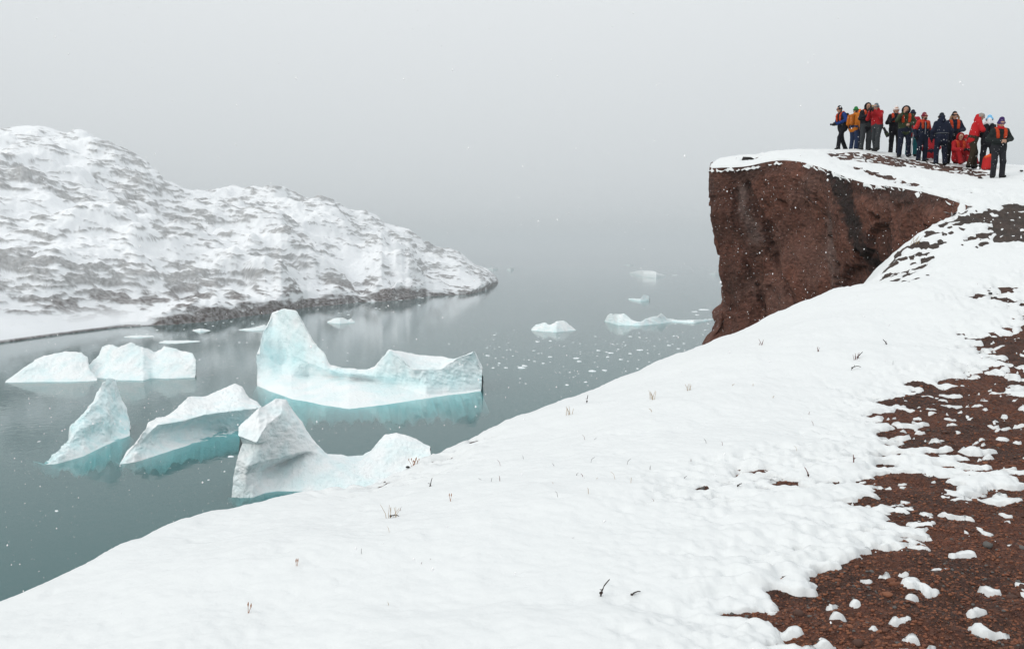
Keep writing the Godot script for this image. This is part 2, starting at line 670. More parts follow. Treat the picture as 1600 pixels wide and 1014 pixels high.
func rim_depth(px: float) -> float:
	var all := [[1518, 320, 17.0]] + RIM
	for k in all.size() - 1:
		if px <= all[k][0] and px >= all[k + 1][0]:
			return lerpf(all[k][2], all[k + 1][2], (all[k][0] - px) / (all[k][0] - all[k + 1][0]))
	return 27.0 if px < 1200 else 17.0

# ------------------------------------------------------------------ far shore
func poly_at(line: Array, px: float, k := 1) -> float:
	if px <= line[0][0]:
		return line[0][k]
	for i in line.size() - 1:
		if px <= line[i + 1][0]:
			return lerpf(line[i][k], line[i + 1][k], (px - line[i][0]) / maxf(1e-6, float(line[i + 1][0] - line[i][0])))
	return line[-1][k]

func make_hill() -> void:
	var shore := [[-900,690],[-400,610],[0,536],[100,522],[188,511],[215,510],[260,508],[330,502],[400,492],[440,488],[480,480],[520,477],[560,472],[600,471],[640,468],[665,463],[700,461],[735,460],[762,452],[770,447],[779,442]]
	var ridge := [[-900,330,700],[-500,240,800],[-250,215,860],[0,203,900],[60,200,910],[130,213,930],[190,232,950],[230,258,960],[258,288,975],[300,297,985],[400,297,1010],[440,300,1020],[470,308,1030],[520,320,1060],[560,338,1090],[600,348,1110],[640,358,1140],[662,382,1160],[700,391,1190],[720,397,1210],[742,414,1235],[762,420,1250],[774,432,1262],[779,441,1270]]
	var bluff := [[-900,0.5],[150,0.5],[185,1.0],[230,3.0],[270,7],[330,9],[400,9],[440,9],[480,8],[545,9],[565,4],[600,14],[640,15],[680,5],[730,3],[765,7],[779,4]]
	var cols := []
	var px := -900.0
	while px < 779.0:
		cols.append(px)
		px += 1.9 if px > -30 else 14.0
	cols.append(779.0)
	var nu := cols.size()
	var nv := 560
	var n1 := noise(51, 0.008, 3)
	var n2 := noise(53, 0.022, 4)
	var n3 := noise(55, 0.07, 4)
	var v := PackedVector3Array()
	var c := PackedColorArray()
	v.resize(nu * nv)
	c.resize(nu * nv)
	var calm := PackedFloat32Array()
	calm.resize(nu * nv)
	var rockiness := PackedFloat32Array()
	rockiness.resize(nu * nv)
	for i in nu:
		var x: float = cols[i]
		var s := on_water(x, poly_at(shore, x))
		var top := at(x, poly_at(ridge, x), maxf(poly_at(ridge, x, 2), -s.z + 6.0))
		var rise := poly_at(bluff, x) * 0.8 * (1.0 + 0.6 * n3.get_noise_2d(s.x * 0.7, 9.0))
		var span := top - s
		var tip := clampf((779.0 - x) / 120.0, 0.0, 1.0)
		for j in nv:
			var f := float(j) / (nv - 1) * 1.25
			var p: Vector3
			if f <= 1.0:
				var e := pow(f, 1.35)
				p = s + Vector3(span.x * e, 0, span.z * e)
				var run := e * Vector2(span.x, span.z).length()
				var r := minf(rise, top.y * 0.6)
				var bl := r * smoothstep(0.0, 1.0, run / maxf(1.0, r * (1.8 + n2.get_noise_2d(s.x * 2.0, 30.0))))
				var prof := lerpf(e, 1.0 - pow(1.0 - e, 1.6), 0.55)
				p.y = bl + (top.y - r) * prof
				var wild := smoothstep(0.0, 0.12, e) * (1.0 - smoothstep(0.86, 1.0, e) * 0.75) * tip
				p.y += wild * (16.0 * n1.get_noise_2d(p.x, p.z) + 5.0 * n2.get_noise_2d(p.x * 0.9, p.z * 0.8))
				calm[i + j * nu] = p.y
				p.y += (wild * 1.1 + 0.5 * minf(1.0, rise * 0.1)) * n3.get_noise_2d(p.x, p.z * 0.7)
			else:
				var e := (f - 1.0) / 0.25
				p = top + Vector3(span.x, 0, span.z).normalized() * e * 260.0
				p.y = top.y - e * e * (top.y + 6.0)
				calm[i + j * nu] = p.y
			if j == 0:
				p.y = -2.0
			v[i + j * nu] = p
	var nb := noise(57, 0.02, 4)
	var nc := noise(59, 0.055, 4)
	var ns := noise(63, 1.0, 3)
	var ng := noise(61, 0.25, 3)
	for j in nv:
		for i in nu:
			var o := j * nu + i
			var p := v[o]
			# outcrops stand a little proud of the snow, in short streaks that run along the slope and gather in fields
			var q := Vector3(p.x * 0.42 + p.z * 0.12, calm[o] * 1.9, p.z * 0.5)
			var field := nb.get_noise_3d(p.x * 0.45, calm[o] * 1.1, p.z * 0.45)
			var tilt := calm[o] + 0.10 * p.x
			var k := 0.62 * ns.get_noise_3d(p.x * 0.030, tilt * 0.17, p.z * 0.026) + 0.45 * ns.get_noise_3d(p.x * 0.075 + 40.0, tilt * 0.34, p.z * 0.07) + 0.62 * field + 0.045
			var x: float = cols[i]
			var low := smoothstep(0.0, 26.0, p.y)
			var r := 0.9 * smoothstep(0.0, 0.30, k + 0.10 * low - 0.16 + 0.12 * n1.get_noise_2d(p.x + 500.0, p.z))
			var rise := poly_at(bluff, x)
			if rise > 2.5:
				r = maxf(r, smoothstep(rise * 0.95 + 0.8, rise * 0.5, calm[o] - 5.0 * nc.get_noise_3dv(q * 1.3)) * smoothstep(-0.45, 0.05, nc.get_noise_3d(p.x * 0.9, calm[o] * 2.5, p.z * 0.9) + 0.22))
			else:
				r = r * smoothstep(3.0, 14.0, p.y)
				r = maxf(r, smoothstep(1.3, 0.6, p.y) * 0.9)
			rockiness[o] = r
			var g := 1.0 + 0.5 * ng.get_noise_3dv(p * 1.3)
			var rock := Color(0.25, 0.245, 0.24).lerp(Color(0.065, 0.040, 0.032), smoothstep(26.0, 9.0, p.y))  # higher rock made paler, so that haze is painted into its colour
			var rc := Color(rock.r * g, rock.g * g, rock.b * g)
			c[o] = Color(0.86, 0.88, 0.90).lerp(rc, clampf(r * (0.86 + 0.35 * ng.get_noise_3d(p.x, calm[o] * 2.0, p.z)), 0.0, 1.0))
	for o in v.size():
		if v[o].y > 1.0:
			v[o].y += rockiness[o] * 0.9
	var idx := grid_index(nu, nv, true)
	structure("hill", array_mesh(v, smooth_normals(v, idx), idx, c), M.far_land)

# ------------------------------------------------------------------ icebergs
# Every row is a line traced in the photograph, left to right: the waterline lies on the water, the others stand dd metres behind it.
func line_at(row: Array, t: float) -> Array:
	var x0: float = row[0][0]
	var x1: float = row[-1][0]
	var px := lerpf(x0, x1, t)
	for i in row.size() - 1:
		if px <= row[i + 1][0] or i == row.size() - 2:
			var f := clampf((px - row[i][0]) / maxf(1e-6, float(row[i + 1][0] - row[i][0])), 0.0, 1.0)
			var dd0: float = row[i][2] if row[i].size() > 2 else 0.0
			var dd1: float = row[i + 1][2] if row[i + 1].size() > 2 else 0.0
			return [px, lerpf(row[i][1], row[i + 1][1], f), lerpf(dd0, dd1, f)]
	return [px, row[-1][1], 0.0]

func iceberg(called: String, label: String, group: String, rows: Array, opt: Dictionary) -> void:
	var nu: int = opt.get("nu", 150)
	var per: int = opt.get("per", 16)
	var thick: float = opt.get("thick", 20.0)
	var rough: float = opt.get("rough", 0.6)
	var sub: Array = opt.get("sub", [])
	var tint: Array = opt.get("tint", [])
	var rugged: Array = opt.get("rugged", [])
	var seed: int = opt.get("seed", 1)
	var size: float = opt.get("size", 20.0)
	var n_rows := rows.size()
	# control net: submerged front, waterline, rows, back, submerged back
	var net := []
	var tints := []
	var wild := []
	var first := []
	for i in nu:
		var a := line_at(rows[0], float(i) / (nu - 1))
		first.append(on_water(a[0], a[1]))
	var deep: float = opt.get("deep", 5.0)
	var uneven := noise(seed + 9, 0.045, 1)
	var below := []
	var below2 := []
	for i in nu:
		var t := float(i) / (nu - 1)
		var w: Vector3 = first[i]
		var away := Vector3(w.x, 0, w.z).normalized()
		var b: Vector3
		if sub.size():
			var a := line_at(sub, t)
			var ragged := uneven.get_noise_1d(a[0]) + 0.5 * uneven.get_noise_1d(a[0] * 3.1 + 90.0)
			var d: float = deep * (1.0 + 0.35 * ragged)
			b = on_water(a[0], a[1] + 7.0 * ragged) + away * d * 1.05 + Vector3.DOWN * d
		else:
			b = w - away * 0.6 * sin(PI * t) + Vector3.DOWN * deep
		below.append(b)
		below2.append(b + away * 8.0 * (0.2 + sin(PI * t)) + Vector3.DOWN * deep * 1.2)
	net.append(below2)
	net.append(below)
	net.append(first)
	var own: float = tint[0] if tint.size() else 0.3
	tints.append_array([own, own, own])
	wild.append_array([0.2, 0.2, 0.15])
	var last := first
	for r in range(1, n_rows):
		var line := []
		for i in nu:
			var t := float(i) / (nu - 1)
			var a := line_at(rows[r], t)
			var p := at(a[0], a[1], -first[i].z + a[2])
			p.y = maxf(p.y, 0.02)
			line.append(p)
		net.append(line)
		tints.append(tint[r] if r < tint.size() else 0.3)
		wild.append(rugged[r] if r < rugged.size() else 1.0)
		last = line
	var back := []
	var back2 := []
	for i in nu:
		var t := float(i) / (nu - 1)
		var p: Vector3 = last[i]
		var away := Vector3(p.x, 0, p.z).normalized()
		var b: Vector3 = p + away * (0.5 + thick * pow(sin(PI * clampf(t, 0.001, 0.999)), 0.6))
		back.append(Vector3(b.x, minf(p.y * 0.3, 2.0), b.z))
		back2.append(Vector3(b.x, -deep * 2.0, b.z) + away)
	net.append(back)
	net.append(back2)
	tints.append_array([0.2, 0.2])
	wild.append_array([1.0, 0.3])
	var k_rows := net.size()
	var v := PackedVector3Array()
	var tv := PackedFloat32Array()
	var wv := PackedFloat32Array()
	for r in k_rows - 1:
		var steps: int = per if r >= 2 and r < k_rows - 3 else 8
		for s in (steps + 1 if r == k_rows - 2 else steps):
			var f := float(s) / steps
			for i in nu:
				v.append(net[r][i].lerp(net[r + 1][i], f))
				tv.append(lerpf(tints[r], tints[r + 1], f))
				wv.append(lerpf(wild[r], wild[r + 1], f))
	var nv := v.size() / nu
	# soften the creases of the net a little
	for rep in int(opt.get("soften", 2)):
		var q := v.duplicate()
		for j in range(1, nv - 1):
			for i in range(1, nu - 1):
				var o := j * nu + i
				q[o] = v[o] * 0.4 + (v[o - 1] + v[o + 1] + v[o - nu] + v[o + nu]) * 0.15
		v = q
	var idx := grid_index(nu, nv, true)
	var n := smooth_normals(v, idx)
	var cell := noise(seed, 3.2 / size, 3, FastNoiseLite.TYPE_CELLULAR)
	cell.cellular_return_type = FastNoiseLite.RETURN_DISTANCE
	var broad := noise(seed + 1, 2.0 / size, 3, FastNoiseLite.TYPE_SIMPLEX, true)
	var fine := noise(seed + 2, 14.0 / size, 4)
	var hue := noise(seed + 3, 4.0 / size, 3)
	var strata := noise(seed + 5, 7.0 / size, 2)
	var facet := noise(seed + 4, 5.0 / size, 2, FastNoiseLite.TYPE_CELLULAR)
	facet.cellular_return_type = FastNoiseLite.RETURN_DISTANCE2_SUB
	var c := PackedColorArray()
	for o in v.size():
		var p := v[o]
		var amp := wv[o] * rough * 1.2
		var dent := cell.get_noise_3d(p.x, p.y * 1.3, p.z)
		v[o] = p + n[o] * amp * (0.55 * (dent + 0.45) + 0.55 * broad.get_noise_3dv(p) + 0.36 * fine.get_noise_3dv(p) + 0.12 * strata.get_noise_2d((p.y + 0.35 * p.x) * 3.0, 0.25 * p.z) + 0.40 * facet.get_noise_3d(p.x + p.y * 0.5, p.y * 0.7, p.z))
		var k := clampf(tv[o] + 0.45 * hue.get_noise_3dv(p) + 0.25 * (-dent - 0.5), 0.0, 1.0)
		c.append(Color(0.85, 0.88, 0.885).lerp(Color(0.58, 0.81, 0.835), k))
	n = smooth_normals(v, idx)
	if sub.size() == 0:
		tag(obj(called, array_mesh(v, n, idx, c), M.ice), label, "iceberg", group)
		return
	var o := thing(called, label, "iceberg", Vector3.ZERO, group)
	var cut := 16 * (nu - 1) * 6                 # the two submerged strips in front come first
	obj("above_water_ice", array_mesh(v, n, idx.slice(cut), c), M.ice, o)
	obj("submerged_foot", array_mesh(v, n, idx.slice(0, cut), c), M.ice, o)

func make_icebergs() -> void:
	var g := "icebergs aground in the bay"
	iceberg("iceberg", "largest iceberg, a white tower joined by a low sloping shelf to a jagged rim", g, [
		[[401,603],[420,611],[455,624],[500,633],[545,640],[600,633],[650,625],[690,619],[725,615],[751,611]],
		[[401,592,2],[430,589,14],[480,588,33],[530,590,33],[580,595,26],[620,603,16],[665,617,2],[700,615,2],[730,611,2],[752,608,1]],
		[[402,563,4],[418,556,16],[440,567,28],[470,561,30],[500,574,30],[530,583,29],[580,587,24],[620,592,15],[665,600,5],[700,595,4],[740,585,4],[753,590,2]],
		[[403,552,6],[411,515,20],[424,489,33],[444,483,35],[463,487,35],[480,516,35],[495,540,35],[507,551,34],[514,569,33],[540,575,32],[560,577,31],[584,576,25],[608,546,17],[646,577,9],[690,576,7],[706,563,7],[742,547,6],[755,574,3]],
		[[404,553,8],[413,513,24],[426,488,38],[444,482,42],[463,486,42],[480,515,41],[495,540,40],[507,552,38],[515,570,37],[540,576,36],[560,578,36],[584,577,32],[608,546,28],[632,549,30],[655,553,30],[690,556,26],[712,561,20],[742,548,12],[755,575,6]]],
		{nu = 230, per = 26, thick = 12.0, rough = 1.0, seed = 101, size = 40.0, tint = [0.05, 0.25, 0.75, 0.22, 0.0], rugged = [0.1, 0.15, 1.0, 1.1, 0.3], deep = 8.0,
		sub = [[392,612],[410,640],[445,657],[500,661],[600,661],[680,658],[745,652],[765,640]], soften = 1})
	iceberg("iceberg", "tall hollow-fronted iceberg with an overhanging head, partly behind the snowy slope", g, [
		[[361,778],[395,778],[413,771],[432,768],[480,768],[530,770],[600,768],[680,762]],
		[[364,745,1],[385,740,0.5],[415,736,5],[445,722,7],[475,708,7],[520,735,5],[560,740,6],[610,742,6],[640,742,5],[674,735,3]],
		[[370,715,1],[388,728,0],[415,721,2],[440,716,2.5],[470,706,5],[490,705,7],[520,720,8],[560,728,9],[600,722,9],[640,728,8],[674,722,5]],
		[[378,693,3],[404,694,2.5],[428,690,3],[450,675,4],[478,680,7],[515,714,10],[560,724,12],[592,708,12],[620,702,11],[648,706,10],[673,712,8]],
		[[371,681,0.5],[400,692,-0.5],[416,665,1],[440,645,4],[470,662,8],[491,692,10],[515,713,12],[560,722,13],[590,698,14],[615,688,13],[645,694,12],[672,702,10]],
		[[372,666,3],[400,637,6],[430,622,8],[446,623,9],[470,656,11],[490,691,13],[512,712,14],[545,721,15],[566,721,16],[590,691,17],[600,678,17],[620,675,17],[650,685,16],[672,698,12]]],
		{nu = 190, per = 18, thick = 9.0, rough = 0.5, seed = 201, size = 22.0, tint = [0.25, 0.2, 0.15, 0.15, 0.1, 0.05], rugged = [0.2, 0.6, 0.7, 0.7, 0.8, 0.6], deep = 3.5,
		sub = [[356,776],[372,790],[420,785],[480,782],[560,780],[680,772]], soften = 1})
	iceberg("iceberg", "narrow pointed fin of pale blue ice leaning up from a sharp toe", g, [
		[[67,727],[90,725],[130,713],[160,698],[180,689],[202,681]],
		[[68,726,0.3],[98,711,1],[125,700,2],[155,692,2],[178,688,1],[202,677,1]],
		[[68,726,0.5],[99,706,2],[125,684,4],[150,680,5],[165,660,3],[183,672,4],[202,672,2]],
		[[68,725,0.8],[103,693,4],[120,672,5],[150,655,5],[167,640,4],[186,655,7],[202,664,3]],
		[[68,725,1],[104,688,6],[108,668,8],[130,646,8],[152,625,8],[168,612,9],[188,640,9],[202,657,4]],
		[[68,724,1.5],[97,708,4],[105,690,7],[108,667,9],[122,653,10],[136,639,11],[150,612,12],[158,598,12],[166,589,12],[180,590,12],[188,616,11],[197,638,9],[201,648,7],[203,668,5]]],
		{nu = 120, per = 16, thick = 6.0, rough = 0.75, seed = 301, size = 16.0, tint = [0.3, 0.4, 0.65, 0.5, 0.6, 0.3], rugged = [0.2, 0.4, 1.0, 1.0, 1.0, 0.6], deep = 6.0,
		sub = [[50,724],[75,738],[110,742],[150,738],[190,716],[208,690]], soften = 2})
	iceberg("iceberg", "long wedge iceberg with a snow-capped overhang sloping down to a rounded nose", g, [
		[[186,726],[210,723],[240,713],[300,694],[340,685],[372,681],[408,675]],
		[[187,724,0.4],[215,708,1],[245,695,3],[300,684,5],[340,681,4],[372,679,3],[408,673,3]],
		[[187,723,0.6],[215,698,2],[245,678,4],[290,668,6],[330,672,7],[372,678,5],[408,672,4]],
		[[188,722,0.8],[218,690,3],[245,664,3],[285,658,2.5],[318,648,2.5],[360,642,2.5],[408,637,3]],
		[[188,720,1],[214,688,3],[228,668,4],[262,654,6],[292,640,8],[330,634,9],[370,622,10],[408,634,6]],
		[[188,719,1.5],[196,704,3],[214,689,5],[225,673,6],[229,660,7],[244,652,9],[262,648,10],[280,632,13],[292,619,15],[322,617,16],[345,607,17],[366,597,17],[378,603,16],[388,622,14],[402,627,11],[409,637,8]]],
		{nu = 160, per = 16, thick = 7.0, rough = 0.6, seed = 401, size = 18.0, tint = [0.2, 0.35, 0.55, 0.4, 0.0, 0.0], rugged = [0.2, 0.5, 0.9, 0.6, 0.7, 0.5], deep = 5.5,
		sub = [[180,728],[215,738],[260,734],[320,716],[370,700],[412,688]], soften = 2})
	iceberg("iceberg", "smooth rounded iceberg sloping to the low snowy beach side, beside a broader block", g, [
		[[7,598],[60,597],[110,597],[150,595]],
		[[7,597,0.5],[60,590,2],[110,588,3],[151,592,1]],
		[[7,597,1],[38,577,5],[70,570,8],[110,568,9],[138,578,6],[151,590,2]],
		[[7,596,2],[25,583,6],[40,571,9],[60,557,13],[100,548,16],[125,549,15],[136,557,13],[140,577,8],[151,590,4]]],
		{nu = 110, per = 16, thick = 16.0, rough = 0.7, seed = 501, size = 26.0, tint = [0.4, 0.2, 0.25, 0.1], rugged = [0.1, 0.4, 0.9, 0.7], deep = 3.0, soften = 3})
	iceberg("iceberg", "broad blocky iceberg with three humps and a blue seam, behind the pale blue fin", g, [
		[[139,589],[180,594],[223,595],[236,591],[262,592],[304,590]],
		[[138,585,2],[180,585,3],[223,582,4],[238,572,4],[262,580,3],[305,585,1]],
		[[138,578,4],[160,572,7],[190,566,8],[223,564,9],[240,560,9],[262,562,8],[305,570,3]],
		[[138,571,6],[154,552,12],[157,540,13],[170,535,14],[184,541,14],[205,533,16],[222,540,16],[240,549,14],[255,539,15],[282,546,14],[301,549,10],[305,562,6]]],
		{nu = 130, per = 16, thick = 14.0, rough = 0.8, seed = 601, size = 26.0, tint = [0.35, 0.2, 0.2, 0.15], rugged = [0.1, 0.5, 0.8, 0.8], deep = 3.0, soften = 2})
	var far := "small icebergs out on the open water"
	iceberg("iceberg", "small white iceberg with a rounded dome and a lower knob, on open water", far, [
		[[830,516],[850,518],[870,519],[900,516]], [[830,515,1],[845,511,2],[870,510,3],[900,516,1]],
		[[830,513,2],[838,507,4],[852,503,6],[859,508,6],[870,501,8],[882,500,8],[893,509,5],[900,515,2]]],
		{nu = 70, per = 10, thick = 8.0, rough = 0.5, seed = 701, size = 20.0, tint = [0.4, 0.1, 0.05], deep = 2.0})
	iceberg("iceberg", "long low iceberg with a heaped white end and a small blue peak, towards the cliff", far, [
		[[945,502],[965,508],[1000,509],[1030,506],[1050,503],[1085,505],[1122,498]], [[945,500,1],[965,501,2],[1000,505,2],[1030,501,2],[1050,500,2],[1085,503,1],[1122,497,1]],
		[[945,499,2],[952,489,5],[968,490,6],[976,489,6],[988,499,5],[1000,503,4],[1014,495,5],[1026,494,5],[1034,488,5],[1042,497,4],[1060,500,4],[1085,500,3],[1122,496,2]]],
		{nu = 110, per = 10, thick = 9.0, rough = 0.6, seed = 801, size = 20.0, tint = [0.6, 0.35, 0.15], deep = 2.0})
	iceberg("iceberg", "little saddle-shaped iceberg with an upturned end, farther out than the low long one", far, [
		[[982,468],[1000,471],[1015,470]], [[982,467,1],[1000,468,2],[1015,466,1]], [[982,466,2],[990,466,4],[1000,467,4],[1006,460,4],[1013,461,4],[1016,467,2]]],
		{nu = 50, per = 8, thick = 6.0, rough = 0.5, seed = 811, size = 18.0, tint = [0.6, 0.4, 0.2], deep = 2.0})
	iceberg("iceberg", "flat white double ice slab lying far out near the horizon", far, [
		[[984,427],[1005,432],[1025,434],[1041,432]], [[984,426,2],[1005,428,8],[1025,429,8],[1041,431,2]], [[984,425,4],[1000,422,30],[1022,423,30],[1030,427,20],[1041,430,6]]],
		{nu = 50, per = 8, thick = 30.0, rough = 0.6, seed = 821, size = 30.0, tint = [0.3, 0.1, 0.0], deep = 2.0})
	iceberg("iceberg", "small white iceberg with a blue tip, floating right behind the tallest tower", far, [
		[[511,504],[530,506],[554,504]], [[511,503,1],[530,501,2],[554,503,1]], [[511,502,2],[524,496,5],[536,496,5],[544,500,4],[548,497,4],[554,502,2]]],
		{nu = 50, per = 8, thick = 7.0, rough = 0.4, seed = 831, size = 18.0, tint = [0.5, 0.25, 0.15], deep = 2.0})
	for f in [
		["thin flat ice floe with a low hump, just off the brown bluff", [[372,516],[395,517],[421,515]], [[372,515,2],[395,512,5],[412,507,6],[421,513,2]], 841],
		["thin ragged ice floe drifting between the blocky iceberg and the far shore", [[247,536],[275,537],[312,534]], [[247,535,2],[258,532,4],[280,534,4],[312,532,2]], 842],
		["thin grey-white ice floe close under the end of the snowy spit", [[300,517],[312,519],[328,517]], [[300,516,2],[312,513,4],[328,516,2]], 843],
		["very small ice floe beside the spit and the bluff", [[193,527],[215,528],[240,526]], [[193,526,2],[215,524,3],[240,525,2]], 844],
		["faint low iceberg at the tip of the rocky headland", [[762,421],[770,422],[778,421]], [[762,419,4],[770,418,10],[778,420,4]], 845],
		["small faint iceberg alone beyond the headland", [[792,422],[798,423],[803,421]], [[792,421,4],[799,418,10],[803,419,4]], 846],
		["faint white ice slab close beside the cliff on the far water", [[1110,428],[1118,430],[1130,428]], [[1110,427,4],[1120,424,10],[1130,425,5]], 847],
		["faint thin ice slab far out, above the flat double slab", [[975,414],[985,415],[992,414]], [[975,413.5,4],[985,412.5,10],[992,413.5,4]], 848]]:
		iceberg("ice_floe", f[0], "ice floes", [f[1], f[2]], {nu = 40, per = 8, thick = 8.0, rough = 0.3, seed = f[3], size = 16.0, tint = [0.4, 0.1], deep = 1.0, soften = 1})

func make_brash() -> void:
	rng.seed = 77
	var kinds := []
	for k in 5:
		var v := PackedVector3Array()
		var idx := PackedInt32Array()
		var n := 9
		v.append(Vector3(0, 0.28, 0))
		for i in n:
			var a := TAU * i / n
			var r := rng.randf_range(0.55, 1.0)
			v.append(Vector3(cos(a) * r * 0.8, rng.randf_range(0.12, 0.3), sin(a) * r * 0.6))
		for i in n:
			v.append(Vector3(v[1 + i].x * 1.12, -0.25, v[1 + i].z * 1.12))
		for i in n:
			var a := 1 + i
			var b := 1 + (i + 1) % n
			idx.append_array([0, a, b, a, a + n, b, b, a + n, b + n])
		kinds.append(mesh_of(v, idx))
	var spots := []
	for p in [[87,799,7],[360,714,12],[325,750,5],[350,737,4],[60,690,5],[130,690,7],[1000,547,14],[985,553,7],[820,572,12],[835,565,6],[905,565,11],[900,560,14],[970,562,10],[950,558,8],[780,568,7],[770,575,8],[790,575,10],[815,575,16],[925,580,18],[945,579,10],[886,602,8],[915,597,8],[860,558,9],[935,548,9],[955,552,12],[1045,540,9],[1060,545,8],[762,556,8],[840,534,10],[860,533,7],[985,526,8],[930,526,6],[1100,484,22],[1085,487,16],[1090,492,9],[660,466,8],[625,469,12],[1055,430,12],[950,418,10],[860,411,10]]:
		spots.append(p)
	while spots.size() < 215:
		var px := rng.randf_range(755, 1120)
		var py := 548.0 + rng.randfn(0.0, 26.0)
		if py > 505 and py < 625:
			spots.append([px, py, rng.randf_range(1.5, 6.5) * rng.randf_range(0.6, 1.1)])
	while spots.size() < 245:
		spots.append([rng.randf_range(300, 760), rng.randf_range(525, 600), rng.randf_range(2, 5)])
	while spots.size() < 262:
		spots.append([rng.randf_range(195, 680), 0.0, rng.randf_range(3, 8)])
	for s in spots:
		if s[1] == 0.0:
			s[1] = lerpf(519, 472, (s[0] - 195) / 485.0) + rng.randf_range(-1, 7)
		var p := on_water(s[0], s[1])
		var o := obj("ice_fragment", kinds[rng.randi() % 5], M.brash)
		var w: float = s[2] * p.distance_to(EYE) / F * 0.5
		o.position = p + Vector3(0, 0.02, 0)
		o.rotation.y = rng.randf_range(-0.5, 0.5)
		o.scale = Vector3(w, minf(w * 0.7, 0.9), w * rng.randf_range(1.0, 2.2))
		tag(o, "small loose fragment of white ice floating on the grey water", "ice", "loose ice fragments on the water")

# ------------------------------------------------------------------ people
# bones: [a, b, radius a, radius b, colour number]; the field of all of them is meshed as surface nets
func nets(bones: Array, cell: float, k: float, palette: Array, v: PackedVector3Array, idx: PackedInt32Array, c: PackedColorArray) -> void:
	var lo := Vector3(1e9, 1e9, 1e9)
	var hi := -lo
	var pad := k + cell * 2.5
	for b in bones:
		var r := maxf(b[2], b[3]) + pad
		lo = lo.min(b[0].min(b[1]) - Vector3(r, r, r))
		hi = hi.max(b[0].max(b[1]) + Vector3(r, r, r))
	var nx := int((hi.x - lo.x) / cell) + 2
	var ny := int((hi.y - lo.y) / cell) + 2
	var nz := int((hi.z - lo.z) / cell) + 2
	var f := PackedFloat32Array()
	f.resize(nx * ny * nz)
	f.fill(1.0)
	var who := PackedByteArray()
	who.resize(f.size())
	for b in bones:
		var a: Vector3 = b[0]
		var ab: Vector3 = b[1] - b[0]
		var ra: float = b[2]
		var rd: float = b[3] - b[2]
		var col: int = b[4]
		var inv := 1.0 / maxf(ab.length_squared(), 1e-8)
		var r := maxf(b[2], b[3]) + pad
		var l: Vector3 = (a.min(b[1]) - Vector3(r, r, r) - lo) / cell
		var h: Vector3 = (a.max(b[1]) + Vector3(r, r, r) - lo) / cell
		for z in range(maxi(0, int(l.z)), mini(nz, int(h.z) + 1)):
			for y in range(maxi(0, int(l.y)), mini(ny, int(h.y) + 1)):
				var o := (z * ny + y) * nx
				for x in range(maxi(0, int(l.x)), mini(nx, int(h.x) + 1)):
					var pa := lo + Vector3(x, y, z) * cell - a
					var t := clampf(pa.dot(ab) * inv, 0.0, 1.0)
					var d := (pa - ab * t).length() - ra - rd * t
					var e := f[o + x]
					if d < e:
						who[o + x] = col
					var g := k - absf(e - d)
					f[o + x] = minf(d, e) - (g * g / k * 0.25 if g > 0.0 else 0.0)
	var cellv := PackedInt32Array()
	cellv.resize(f.size())
	cellv.fill(-1)
	var step := [0, 1, nx, nx + 1, nx * ny, nx * ny + 1, nx * ny + nx, nx * ny + nx + 1]
	var limit := cell * 1.8
	for z in nz - 1:
		for y in ny - 1:
			for x in nx - 1:
				var o := (z * ny + y) * nx + x
				if absf(f[o]) > limit:
					continue
				var mask := 0
				for q in 8:
					if f[o + step[q]] < 0.0:
						mask |= 1 << q
				if mask == 0 or mask == 255:
					continue
				var sum := Vector3.ZERO
				var n := 0
				for q in 8:
					for axis in 3:
						var w := 1 << axis
						if q & w:
							continue
						var fa := f[o + step[q]]
						var fb := f[o + step[q | w]]
						if (fa < 0.0) != (fb < 0.0):
							var p := Vector3(q & 1, (q >> 1) & 1, (q >> 2) & 1)
							p[axis] += fa / (fa - fb)
							sum += p
							n += 1
				cellv[o] = v.size()
				v.append(lo + (Vector3(x, y, z) + sum / n) * cell)
				c.append(palette[who[o]])
	var dirs := [1, nx, nx * ny]
	for z in range(1, nz - 1):
		for y in range(1, ny - 1):
			for x in range(1, nx - 1):
				var o := (z * ny + y) * nx + x
				if absf(f[o]) > limit:
					continue
				for axis in 3:
					var in0 := f[o] < 0.0
					var in1: bool = f[o + dirs[axis]] < 0.0
					if in0 == in1:
						continue
					var s1: int = dirs[(axis + 1) % 3]
					var s2: int = dirs[(axis + 2) % 3]
					var a := cellv[o]
					var b := cellv[o - s1]
					var cc := cellv[o - s1 - s2]
					var dd := cellv[o - s2]
					if a < 0 or b < 0 or cc < 0 or dd < 0:
						continue
					if in0:
						idx.append_array([a, cc, b, a, dd, cc])
					else:
						idx.append_array([a, b, cc, a, cc, dd])

func limb(bones: Array, a: Vector3, b: Vector3, c: Vector3, r: Array, col1: int, col2: int) -> void:
	bones.append([a, b, r[0], r[1], col1])
	bones.append([b, c, r[1], r[2], col2])

